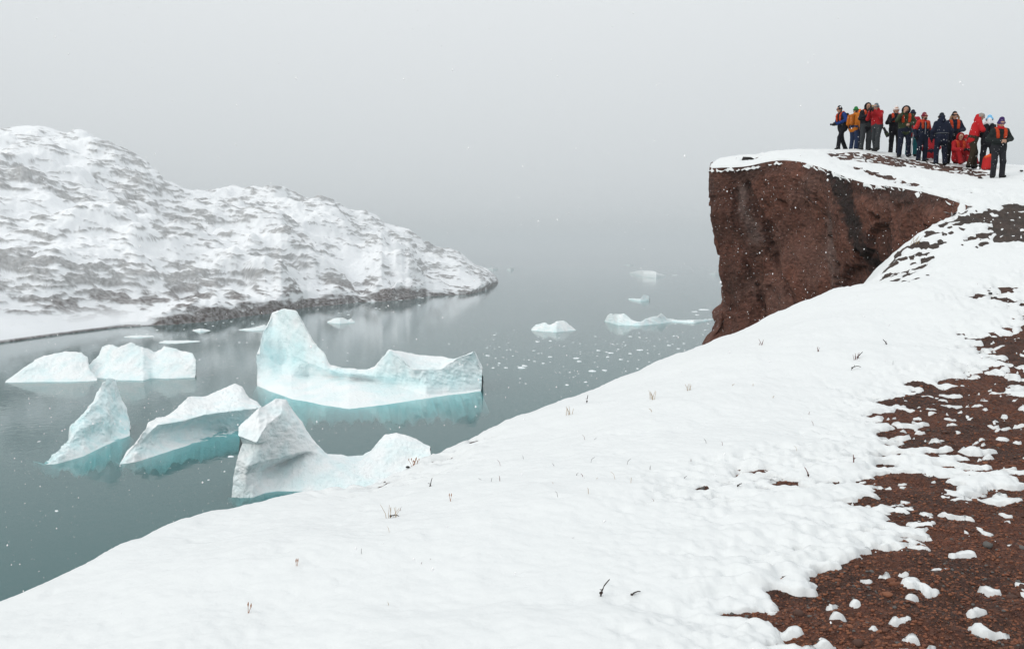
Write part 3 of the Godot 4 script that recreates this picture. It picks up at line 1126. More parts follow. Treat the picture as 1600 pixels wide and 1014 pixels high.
func hand(bones: Array, wrist: Vector3, dir: Vector3, palm: Vector3, thumb: Vector3, curl: float) -> void:
	# palm, four unequal fingers of two bends and a thumb off the side of the palm
	var tip := wrist + dir * 0.085
	for s in [-0.026, 0.0, 0.026]:
		bones.append([wrist + thumb * s * 0.6, tip + thumb * s, 0.018, 0.015, 0])
	var len := [0.052, 0.07, 0.076, 0.066]
	for k in 4:
		var root: Vector3 = tip + thumb * (-0.034 + 0.0225 * k)
		var d1 := (dir + palm * curl).normalized()
		var d2 := (dir + palm * curl * 3.0).normalized()
		var mid: Vector3 = root + d1 * len[k] * 0.55
		bones.append([root, mid, 0.0095, 0.009, 0])
		bones.append([mid, mid + d2 * len[k] * 0.5, 0.009, 0.0075, 0])
	var t0 := wrist + dir * 0.025 + thumb * 0.03
	var t1 := t0 + (dir * 0.7 + thumb * 0.8 + palm * 0.3).normalized() * 0.038
	bones.append([t0, t1, 0.013, 0.011, 0])
	bones.append([t1, t1 + (dir + palm * curl).normalized() * 0.03, 0.011, 0.009, 0])

const ARMS := {      # elbow and wrist of a standing 1.75 m figure, for the arm on the +x side, facing +z
	down = [Vector3(0.31, 1.15, -0.04), Vector3(0.30, 0.90, 0.06)],
	camera = [Vector3(0.27, 1.24, 0.17), Vector3(0.10, 1.50, 0.27)],
	chest = [Vector3(0.30, 1.17, 0.06), Vector3(0.08, 1.30, 0.26)],
	waist = [Vector3(0.33, 1.17, 0.00), Vector3(0.09, 1.10, 0.27)],
	reach = [Vector3(0.28, 1.18, 0.14), Vector3(0.12, 1.16, 0.40)],
	raised = [Vector3(0.30, 1.26, 0.16), Vector3(0.16, 1.50, 0.28)]}

func person(label: String, d: Dictionary) -> Node3D:
	var foot := at(d.px, 260, d.d)
	var ground := surface_height(foot.x, d.d)
	var o := thing("person", label, "person", Vector3(foot.x, ground, -d.d), "people on the cliff top")
	o.rotation.y = deg_to_rad(d.get("yaw", 0.0))
	var k: float = d.get("h", 1.75) / 1.75 * 0.965
	var skin := Color(0.42, 0.24, 0.17)
	var jacket: Color = d.jacket
	var pal := [skin, jacket, d.trousers, d.get("boots", Color(0.012, 0.012, 0.014)), d.get("sleeve", jacket), d.get("hair", Color(0.05, 0.035, 0.025)), Color(0.02, 0.015, 0.012), Color(0.26, 0.09, 0.08), d.get("yoke", jacket)]
	var lean := deg_to_rad(d.get("lean", 4.0))
	var pose: String = d.get("pose", "stand")
	var sit: bool = pose == "sit"
	var hip_y := 0.30 if sit else 0.93
	var hip := Vector3(0, hip_y, 0)
	var up := Basis(Vector3.RIGHT, lean)
	var lift := Vector3(0, hip_y - 0.93, 0)
	var upper := func(p: Vector3) -> Vector3:         # upper body turns about the hips
		return hip + up * (p + lift - hip)
	var bones := []
	# legs
	for s in [-1.0, 1.0]:
		var h := hip + Vector3(0.095 * s, 0, 0)
		var knee: Vector3
		var ankle: Vector3
		var spread: float = d.get("spread", 0.13)
		var stride: float = d.get("stride", 0.0) * s
		if sit:
			knee = Vector3(0.17 * s, 0.50, 0.28)
			ankle = Vector3(0.16 * s, 0.09, 0.40)
		else:
			ankle = Vector3(spread * s, 0.095, stride)
			knee = h.lerp(ankle, 0.52) + Vector3(0.01 * s, 0.0, 0.045 + absf(stride) * 0.1)
		limb(bones, h, knee, ankle, [0.112, 0.082, 0.078], 2, 2)
		bones.append([ankle, ankle + Vector3(0.0, -0.045, -0.03), 0.062, 0.05, 3])
		bones.append([ankle + Vector3(0, -0.045, -0.03), ankle + Vector3(0.03 * s, -0.055, 0.15), 0.05, 0.038, 3])
	# trunk: hips, jacket body, shoulders, neck
	var low: float = d.get("hem", 0.86)
	bones.append([hip + Vector3(-0.06, 0, 0), hip + Vector3(0.06, 0, 0), 0.145, 0.145, 2])
	for s in [-1.0, 1.0]:
		bones.append([upper.call(Vector3(0.075 * s, low, 0.0)), upper.call(Vector3(0.085 * s, 1.12, 0.0)), 0.135, 0.13, 1])
		bones.append([upper.call(Vector3(0.085 * s, 1.12, 0.0)), upper.call(Vector3(0.10 * s, 1.34, -0.01)), 0.13, 0.125, 1])
		bones.append([upper.call(Vector3(0.05 * s, 1.42, -0.01)), upper.call(Vector3(0.175 * s, 1.425, -0.01)), 0.095, 0.075, 8])
	bones.append([upper.call(Vector3(0, 1.40, -0.01)), upper.call(Vector3(0, 1.50, 0.005)), 0.085, 0.07, 8])
	# arms
	var hands := []
	for s in [-1.0, 1.0]:
		var key: String = d.get("right" if s < 0 else "left", d.get("arms", "down"))
		var el: Vector3 = ARMS[key][0] * Vector3(s, 1, 1)
		var wr: Vector3 = ARMS[key][1] * Vector3(s, 1, 1)
		var sh: Vector3 = upper.call(Vector3(0.185 * s, 1.415, -0.01))
		el = upper.call(el)
		wr = upper.call(wr)
		limb(bones, sh, el, wr, [0.078, 0.066, 0.056], 8 if d.has("yoke") else 4, 4)
		var dir := (wr - el).normalized()
		var palm: Vector3 = (Vector3(-s, 0, 0) - dir * dir.dot(Vector3(-s, 0, 0))).normalized()
		if key == "camera" or key == "chest" or key == "waist" or key == "reach":
			dir = (dir + Vector3(-s * 0.5, 0.1, 0.3)).normalized()
			palm = (Vector3(-s, 0, -0.4) - dir * dir.dot(Vector3(-s, 0, -0.4))).normalized()
		hands.append([wr, dir, palm, dir.cross(palm) * s])
	var v := PackedVector3Array()
	var idx := PackedInt32Array()
	var c := PackedColorArray()
	nets(bones, 0.024, 0.045, pal, v, idx, c)
	var glove: Color = d.get("gloves", skin)
	for h in hands:
		var hb := []
		hand(hb, h[0], h[1], h[2], h[3], 0.55)
		nets(hb, 0.0085, 0.012, [glove], v, idx, c)
	# head
	var head: Vector3 = upper.call(Vector3(0, 1.615, 0.03))
	var turn := Basis(Vector3.UP, deg_to_rad(d.get("look", 0.0))) * Basis(Vector3.RIGHT, deg_to_rad(d.get("nod", 5.0)))
	var hb := []
	var put := func(a: Vector3, b: Vector3, ra: float, rb: float, col: int) -> void:
		hb.append([head + turn * a, head + turn * b, ra, rb, col])
	put.call(Vector3(0, 0.03, -0.02), Vector3(0, 0.035, 0.015), 0.088, 0.084, 5 if d.get("bare_head", false) else 0)
	put.call(Vector3(0, -0.035, 0.02), Vector3(0, -0.07, 0.035), 0.068, 0.045, 0)
	put.call(Vector3(0, -0.05, -0.03), Vector3(0, -0.14, -0.02), 0.055, 0.055, 0)
	put.call(Vector3(0, 0.012, 0.092), Vector3(0, -0.018, 0.112), 0.010, 0.014, 0)          # nose
	put.call(Vector3(-0.018, -0.052, 0.086), Vector3(0.018, -0.052, 0.086), 0.007, 0.007, 7)   # mouth
	for s in [-1.0, 1.0]:
		put.call(Vector3(0.031 * s, 0.008, 0.086), Vector3(0.033 * s, 0.008, 0.086), 0.0075, 0.0075, 6)
		put.call(Vector3(0.018 * s, 0.03, 0.094), Vector3(0.046 * s, 0.028, 0.084), 0.007, 0.006, 5)
		put.call(Vector3(0.088 * s, 0.018, -0.01), Vector3(0.09 * s, -0.02, -0.01), 0.015, 0.011, 0)
		put.call(Vector3(0.06 * s, 0.0, -0.035), Vector3(0.05 * s, -0.05, -0.045), 0.045, 0.035, 5)
	if d.get("beard", false):
		put.call(Vector3(-0.04, -0.06, 0.055), Vector3(0.04, -0.06, 0.055), 0.032, 0.032, 5)
		put.call(Vector3(0, -0.075, 0.06), Vector3(0, -0.09, 0.055), 0.034, 0.028, 5)
	if d.has("scarf"):
		pal.append(d.scarf)
		put.call(Vector3(-0.03, -0.11, 0.01), Vector3(0.03, -0.11, 0.02), 0.075, 0.075, 9)
	nets(hb, 0.0105, 0.014, pal, v, idx, c)
	var place := Transform3D(Basis().scaled(Vector3(k, k, k)), Vector3.ZERO)
	v = place * v
	obj("body", mesh_of(v, idx, c), M.cloth, o)
	# headwear
	if d.has("hat"):
		var hatb := []
		var tall: float = d.get("hat_tall", 0.02)
		hatb.append([head + turn * Vector3(0, 0.055, -0.02), head + turn * Vector3(0, 0.085 + tall, -0.025), 0.103, 0.075, 0])
		var hv := PackedVector3Array()
		var hi := PackedInt32Array()
		var hc := PackedColorArray()
		for q in 14:
			var a := TAU * q / 14
			var b := TAU * (q + 1) / 14
			hatb.append([head + turn * Vector3(sin(a) * 0.092, 0.038, -0.012 + cos(a) * 0.096), head + turn * Vector3(sin(b) * 0.092, 0.038, -0.012 + cos(b) * 0.096), 0.02, 0.02, 0])
		if d.get("pompom", false):
			hatb.append([head + turn * Vector3(0, 0.2 + tall, -0.03), head + turn * Vector3(0, 0.205 + tall, -0.03), 0.035, 0.035, 0])
		nets(hatb, 0.013, 0.02, [d.hat], hv, hi, hc)
		obj("hat", mesh_of(place * hv, hi, hc), M.cloth, o)
	if d.has("hood"):
		var hv := PackedVector3Array()
		var hi := PackedInt32Array()
		var hc := PackedColorArray()
		var hoodb := []
		var worn: bool = d.get("hood_up", true)
		for row in 5:
			var fz := -0.02 - 0.022 * row if worn else -0.07 - 0.015 * row
			for q in 12:
				var a := deg_to_rad(-130.0 + 260.0 * q / 12)
				var b := deg_to_rad(-130.0 + 260.0 * (q + 1) / 12)
				var rr := (0.122 if worn else 0.12) * sqrt(maxf(0.12, 1.0 - pow(row / 5.2, 2.0)))
				var drop := 0.0 if worn else -0.10
				hoodb.append([head + turn * Vector3(sin(a) * rr, cos(a) * rr * (1.15 if worn else 0.6) + drop, fz + 0.05), head + turn * Vector3(sin(b) * rr, cos(b) * rr * (1.15 if worn else 0.6) + drop, fz + 0.05), 0.021, 0.021, 0])
		hoodb.append([head + turn * Vector3(0, 0.0, -0.09), head + turn * Vector3(0, -0.12, -0.08), 0.07, 0.09, 0])
		nets(hoodb, 0.014, 0.02, [d.hood], hv, hi, hc)
		obj("hood", mesh_of(place * hv, hi, hc), M.cloth, o)
	if d.has("fur"):
		var fv := PackedVector3Array()
		var fi := PackedInt32Array()
		var fc := PackedColorArray()
		var fb := []
		rng.seed = 5
		for q in 22:
			var a := deg_to_rad(-150.0 + 300.0 * q / 21)
			var p := head + turn * Vector3(sin(a) * 0.135, cos(a) * 0.11 - 0.07, 0.01)
			fb.append([p, p + Vector3(rng.randf_range(-0.025, 0.025), rng.randf_range(-0.02, 0.025), rng.randf_range(-0.02, 0.03)), 0.036, 0.016, 0])
		nets(fb, 0.013, 0.012, [d.fur], fv, fi, fc)
		obj("fur_trim", mesh_of(place * fv, fi, fc), M.cloth, o)
	if d.get("vest", false):
		# inflatable life vest: a collar behind the neck and a lobe down either side of the chest
		var vb := []
		var pts := []
		for s in [-1.0, 1.0]:
			var last := Vector3.ZERO
			for p in [Vector3(0, 1.50, -0.13), Vector3(0.085 * s, 1.515, -0.08), Vector3(0.115 * s, 1.48, 0.045), Vector3(0.115 * s, 1.40, 0.115), Vector3(0.105 * s, 1.28, 0.135), Vector3(0.10 * s, 1.20, 0.138)]:
				var q: Vector3 = upper.call(p)
				if last != Vector3.ZERO:
					var wide: Vector3 = upper.call(Vector3(0.022, 0.93, 0)) - upper.call(Vector3(0, 0.93, 0))
					vb.append([last - wide, q - wide, 0.024, 0.024, 0])
					vb.append([last + wide, q + wide, 0.024, 0.024, 0])
				last = q
		var vv := PackedVector3Array()
		var vi := PackedInt32Array()
		var vc := PackedColorArray()
		nets(vb, 0.016, 0.025, [d.get("vest_color", Color(0.40, 0.045, 0.012))], vv, vi, vc)
		obj("life_vest", mesh_of(place * vv, vi, vc), M.cloth, o)
	if d.has("pack"):
		var bb := []
		for x in [-0.09, 0.09]:
			for z in [-0.20, -0.26]:
				bb.append([upper.call(Vector3(x, 1.05, z)), upper.call(Vector3(x * 0.85, 1.38, z + 0.01)), 0.07, 0.055, 0])
		for x in [-0.12, 0.12]:
			bb.append([upper.call(Vector3(x, 1.40, -0.14)), upper.call(Vector3(x, 1.47, 0.02)), 0.022, 0.022, 0])
			bb.append([upper.call(Vector3(x, 1.47, 0.02)), upper.call(Vector3(x, 1.30, 0.125)), 0.022, 0.02, 0])
		var bv := PackedVector3Array()
		var bi := PackedInt32Array()
		var bc := PackedColorArray()
		nets(bb, 0.02, 0.05, [d.pack], bv, bi, bc)
		obj("backpack", mesh_of(place * bv, bi, bc), M.cloth, o)
	if d.has("belt"):
		var ring := []
		var rad := []
		for q in 17:
			var a := TAU * q / 16
			ring.append(upper.call(Vector3(sin(a) * 0.228, 1.06, cos(a) * 0.145)) * k)
			rad.append(0.018)
		obj("reflective_belt", merged([tube(ring, rad, 6)]), plain(d.belt, 0.5), o)
	if d.has("stripe"):
		obj("zip", merged([tube([upper.call(Vector3(0, 1.44, 0.10)) * k, upper.call(Vector3(0, 1.25, 0.135)) * k, upper.call(Vector3(0, 0.98, 0.145)) * k], [0.016, 0.016, 0.016], 6)]), plain(d.stripe, 0.6), o)
	if d.has("camera"):
		var mid: Vector3 = (hands[0][0] + hands[1][0]) * 0.5 + (hands[0][1] + hands[1][1]).normalized() * 0.09
		photo_camera(o.transform * (mid * k), o.rotation.y, d.camera)
	return o

func photo_camera(pos: Vector3, turn: float, label: String) -> void:
	var o := thing("camera", label, "camera", pos, "cameras held by people")
	o.rotation.y = turn
	var body := BoxMesh.new()
	body.size = Vector3(0.14, 0.09, 0.06)
	obj("camera_body", body, M.black, o)
	var hump := PrismMesh.new()
	hump.size = Vector3(0.07, 0.04, 0.055)
	obj("viewfinder_hump", hump, M.black, o).position = Vector3(0, 0.065, 0)
	var lens := CylinderMesh.new()
	lens.top_radius = 0.038
	lens.bottom_radius = 0.034
	lens.height = 0.12
	var l := obj("lens", lens, M.black, o)
	l.rotation.x = PI / 2
	l.position = Vector3(0, -0.002, 0.09)

func make_people() -> void:
	var black := Color(0.011, 0.011, 0.013)
	var navy := Color(0.011, 0.015, 0.028)
	var red := Color(0.30, 0.010, 0.014)
	var grey := Color(0.035, 0.038, 0.042)
	person("person in black with a blue shoulder, walking bent forward at the end of the group", {px = 1315, d = 30.0, h = 1.74, yaw = -78.0, lean = 12.0, stride = 0.24, spread = 0.10, arms = "waist", jacket = black, sleeve = Color(0.010, 0.035, 0.15), trousers = black, hat = black, vest = true, pack = black, gloves = black, nod = 12.0, camera = "black camera in the hands of the bent walking person"})
	person("person in an orange jacket and green hat turned towards the crowd", {px = 1333, d = 29.6, h = 1.66, yaw = 110.0, jacket = Color(0.42, 0.13, 0.012), trousers = Color(0.018, 0.028, 0.07), hat = Color(0.02, 0.16, 0.04), arms = "down", pack = Color(0.38, 0.11, 0.012)})
	person("person in a grey jacket and orange hat behind the orange jacket", {px = 1338, d = 30.6, h = 1.74, yaw = 60.0, jacket = Color(0.12, 0.12, 0.12), trousers = navy, hat = Color(0.72, 0.14, 0.012), arms = "waist"})
	person("person in a black hooded coat and vest with camera at the chest", {px = 1351, d = 28.8, h = 1.76, yaw = 10.0, spread = 0.16, jacket = black, trousers = grey, hood = black, arms = "chest", vest = true, hem = 0.80, camera = "black camera at the chest of the black hooded person"})
	person("person in a tan fur hat and red jacket photographing, half hidden in the crowd", {px = 1361, d = 29.8, h = 1.76, yaw = -30.0, jacket = Color(0.38, 0.02, 0.015), trousers = black, hat = Color(0.30, 0.21, 0.10), hat_tall = 0.05, arms = "camera", gloves = black, vest = true, camera = "black camera raised by the person in the tan fur hat"})
	person("person in a red jacket and grey cap photographing with legs apart", {px = 1369, d = 28.2, h = 1.72, yaw = -58.0, lean = 8.0, stride = 0.20, spread = 0.17, jacket = red, trousers = grey, hat = Color(0.13, 0.16, 0.18), hood = red, hood_up = false, arms = "camera", gloves = black, hem = 0.90, camera = "black camera raised by the person in red with a grey cap"})
	person("person in a white beanie and black suit with orange vest", {px = 1397, d = 28.4, h = 1.73, yaw = -15.0, jacket = black, trousers = black, hat = Color(0.66, 0.62, 0.60), arms = "chest", vest = true, gloves = black})
	person("tall person in an olive jacket and dark hood, hand raised to the chest", {px = 1412, d = 27.4, h = 1.80, yaw = -12.0, look = -20.0, spread = 0.15, jacket = Color(0.035, 0.045, 0.022), trousers = navy, hood = Color(0.014, 0.018, 0.026), arms = "waist", right = "raised", vest = true, beard = true, hem = 0.84})
	person("person in teal trousers and a dark red jacket behind the olive jacket", {px = 1423.5, d = 27.9, h = 1.68, yaw = 150.0, jacket = Color(0.30, 0.015, 0.025), trousers = Color(0.006, 0.10, 0.12), hat = navy, arms = "waist"})
	person("person in a maroon beanie and navy coat with red shoulders and open zip", {px = 1440, d = 26.7, h = 1.66, yaw = 8.0, look = 20.0, jacket = navy, yoke = Color(0.40, 0.02, 0.016), trousers = navy, hat = Color(0.16, 0.012, 0.03), arms = "down", vest = true, stripe = Color(0.45, 0.47, 0.5), beard = true, hem = 0.78, gloves = black})
	person("person in red crouching in the gap beside the maroon beanie", {px = 1455, d = 27.2, h = 1.72, yaw = 160.0, pose = "sit", lean = 18.0, jacket = Color(0.40, 0.02, 0.03), trousers = navy, hat = navy, arms = "reach", gloves = black})
	person("stout person in navy seen from behind with a pale belt line", {px = 1470, d = 25.8, h = 1.74, yaw = 176.0, spread = 0.15, jacket = navy, trousers = navy, hat = Color(0.012, 0.016, 0.024), arms = "down", hood = navy, hood_up = false, belt = Color(0.30, 0.32, 0.34), gloves = black, hem = 0.80})
	person("person in a black beanie with a tan fur collar and orange vest", {px = 1487.5, d = 26.2, h = 1.76, yaw = -8.0, jacket = navy, trousers = black, hat = black, fur = Color(0.26, 0.17, 0.10), arms = "down", left = "waist", vest = true, hem = 0.82, gloves = black})
	person("person in a hooded red suit sitting on the snow with orange vest", {px = 1497, d = 25.4, h = 1.66, yaw = 5.0, pose = "sit", jacket = red, trousers = red, hood = red, arms = "reach", vest = true, boots = Color(0.20, 0.02, 0.02), gloves = black})
	person("person in a red suit and red hat sitting behind the hooded one", {px = 1506, d = 25.9, h = 1.56, yaw = 30.0, pose = "sit", jacket = Color(0.26, 0.010, 0.02), trousers = Color(0.26, 0.010, 0.02), hat = red, arms = "reach", boots = Color(0.20, 0.02, 0.02), gloves = black})
	person("grey-haired person in a red jacket and brown trousers bending over something", {px = 1519, d = 24.6, h = 1.80, yaw = 72.0, lean = 14.0, stride = 0.10, jacket = Color(0.42, 0.012, 0.016), trousers = Color(0.028, 0.022, 0.014), bare_head = true, hair = Color(0.26, 0.24, 0.22), arms = "reach", nod = 16.0, hem = 0.86, hood = Color(0.42, 0.012, 0.016), hood_up = false})
	person("person in a light blue hat with white shoulders and red sleeves, turned away", {px = 1543.5, d = 24.4, h = 1.72, yaw = 150.0, jacket = black, yoke = Color(0.60, 0.60, 0.62), sleeve = Color(0.30, 0.02, 0.03), trousers = black, hat = Color(0.18, 0.46, 0.72), arms = "waist", lean = 8.0, hood = Color(0.66, 0.66, 0.68), hood_up = false, pack = black, spread = 0.16})
	person("person in a purple beanie and dark jacket looking down at both hands", {px = 1560, d = 22.1, h = 1.68, yaw = -8.0, nod = 20.0, spread = 0.13, jacket = Color(0.014, 0.016, 0.016), trousers = Color(0.016, 0.018, 0.020), hat = Color(0.045, 0.022, 0.10), hat_tall = 0.06, arms = "waist", vest = true, scarf = Color(0.45, 0.015, 0.02), hem = 0.88})
	# things carried or set down
	var p := at(1424, 250, 27.5)
	var y := surface_height(p.x, 27.5)
	var pole := thing("walking_pole", "silver walking pole held upright beside teal trousers", "pole", Vector3(p.x, y, -27.5))
	obj("shaft", merged([tube([Vector3(0, 0.02, 0), Vector3(0.03, 0.55, 0), Vector3(0.06, 1.1, 0)], [0.012, 0.014, 0.016], 6)]), plain(lin(0.55, 0.56, 0.58), 0.4), pole)
	obj("grip", merged([tube([Vector3(0.06, 1.1, 0), Vector3(0.068, 1.24, 0)], [0.026, 0.024], 6)]), M.black, pole)
	obj("basket", merged([tube([Vector3(0.003, 0.06, 0), Vector3(0.004, 0.075, 0)], [0.05, 0.045], 8)]), M.black, pole)
	p = at(1545, 260, 24.0)
	y = surface_height(p.x, 24.0)
	var bag := thing("bag", "red and orange bag standing on snow beside purple beanie person", "bag", Vector3(p.x, y, -24.0))
	var bones := []
	for x in [-0.08, 0.08]:
		for z in [-0.05, 0.05]:
			bones.append([Vector3(x, 0.08, z), Vector3(x * 0.8, 0.34, z), 0.085, 0.07, 0])
	var v := PackedVector3Array()
	var idx := PackedInt32Array()
	var c := PackedColorArray()
	nets(bones, 0.02, 0.05, [Color(0.45, 0.02, 0.02)], v, idx, c)
	obj("sack", mesh_of(v, idx, c), M.cloth, bag)
	obj("flap", merged([tube([Vector3(-0.14, 0.36, 0.05), Vector3(0, 0.42, 0.06), Vector3(0.14, 0.36, 0.05)], [0.05, 0.065, 0.05], 8)]), plain(lin(0.62, 0.08, 0.02)), bag)
	p = at(1385, 206, 28.1)
	var tele := thing("telephoto_lens", "long dark telephoto lens hanging at the side of the red jacket", "lens", Vector3(p.x, p.y, p.z))
	var barrel := merged([tube([Vector3(-0.09, 0.16, 0), Vector3(-0.02, 0.03, 0), Vector3(0, 0, 0), Vector3(0.09, -0.17, 0)], [0.04, 0.045, 0.062, 0.066], 12)])
	obj("barrel", barrel, M.black, tele)
	obj("band", merged([tube([Vector3(0.03, -0.055, 0), Vector3(0.05, -0.095, 0)], [0.069, 0.069], 12)]), plain(lin(0.05, 0.07, 0.03)), tele)

# ------------------------------------------------------------------ small things on the near slope
func make_stones() -> void:
	rng.seed = 99
	var kinds := []
	for k in 6:
		var s := IcosphereLike(k)
		kinds.append(s)
	# gravel that nobody could count, denser where the ground is bare
	var places := []
	var colors := PackedColorArray()
	var big := []
	var tries := 0
	while places.size() < 42000 and tries < 400000:
		tries += 1
		var d := 2.6 + pow(rng.randf(), 1.7) * 9.5
		var x := rng.randf_range(0.10, 0.80) * (d + 0.6)
		if bareness(x, d) < -0.35:
			continue
		var t := snow_depth(x, d)
		if t > 0.004:
			continue
		var r := 0.0028 + 0.009 * pow(rng.randf(), 3.5)
		if rng.randf() < 0.004:
			r = rng.randf_range(0.0165, 0.028)
		var p := Vector3(x, land_height(x, d) + soil_relief(x, d) + r * 0.15, -d)
		var b := Basis(Vector3(rng.randf() - 0.5, rng.randf() - 0.5, rng.randf() - 0.5).normalized(), rng.randf() * TAU).scaled(Vector3(r * rng.randf_range(0.9, 1.5), r * rng.randf_range(0.55, 0.9), r * rng.randf_range(0.8, 1.3)))
		var tone := rng.randf()
		var col := Color(0.20, 0.075, 0.040).lerp(Color(0.075, 0.038, 0.028), tone)
		if rng.randf() < 0.18:
			col = Color(0.21, 0.085, 0.045)
		if rng.randf() < 0.06:
			col = Color(0.10, 0.095, 0.09)
		if r > 0.016:
			big.append([Transform3D(b, p), col])
		else:
			places.append(Transform3D(b, p))
			colors.append(col)
	var mm := MultiMesh.new()
	mm.transform_format = MultiMesh.TRANSFORM_3D
	mm.use_colors = true
	mm.mesh = kinds[0]
	mm.instance_count = places.size()
	for i in places.size():
		mm.set_instance_transform(i, places[i])
		mm.set_instance_color(i, colors[i])
	var g := MultiMeshInstance3D.new()
	g.name = numbered("gravel")
	g.multimesh = mm
	g.material_override = M.pebble
	add_child(g)
	g.set_meta("kind", "stuff")
	g.set_meta("label", "loose red brown gravel on the bare path")
	g.set_meta("category", "gravel")
	var mats := []
	for col in [Color(0.15, 0.060, 0.034), Color(0.075, 0.04, 0.03), Color(0.10, 0.095, 0.09), Color(0.20, 0.082, 0.045)]:
		mats.append(plain(lin(col.r, col.g, col.b), 0.85))
	for i in mini(big.size(), 120):
		var o := obj("stone", kinds[i % 6], mats[i % 4])
		o.transform = big[i][0]
		tag(o, "rounded red brown or grey stone lying on the bare gravel", "stone", "stones on the bare gravel")

func IcosphereLike(seed: int) -> ArrayMesh:
	var t := (1.0 + sqrt(5.0)) / 2.0
	var v := PackedVector3Array([Vector3(-1, t, 0), Vector3(1, t, 0), Vector3(-1, -t, 0), Vector3(1, -t, 0), Vector3(0, -1, t), Vector3(0, 1, t), Vector3(0, -1, -t), Vector3(0, 1, -t), Vector3(t, 0, -1), Vector3(t, 0, 1), Vector3(-t, 0, -1), Vector3(-t, 0, 1)])
	var f := [0, 11, 5, 0, 5, 1, 0, 1, 7, 0, 7, 10, 0, 10, 11, 1, 5, 9, 5, 11, 4, 11, 10, 2, 10, 7, 6, 7, 1, 8, 3, 9, 4, 3, 4, 2, 3, 2, 6, 3, 6, 8, 3, 8, 9, 4, 9, 5, 2, 4, 11, 6, 2, 10, 8, 6, 7, 9, 8, 1]
	var r := RandomNumberGenerator.new()
	r.seed = 1000 + seed
	for i in v.size():
		v[i] = v[i].normalized() * r.randf_range(0.72, 1.15)
	var idx := PackedInt32Array()
	for k in range(0, f.size(), 3):
		idx.append_array([f[k], f[k + 2], f[k + 1]])
	return mesh_of(v, idx)

func spot_on_snow(px: float, py: float) -> Vector3:
	var p := hit_ground(px, py)
	p.y = surface_height(p.x, -p.z) + 0.065 * n_big.get_noise_2d(p.x, -p.z)
	return p

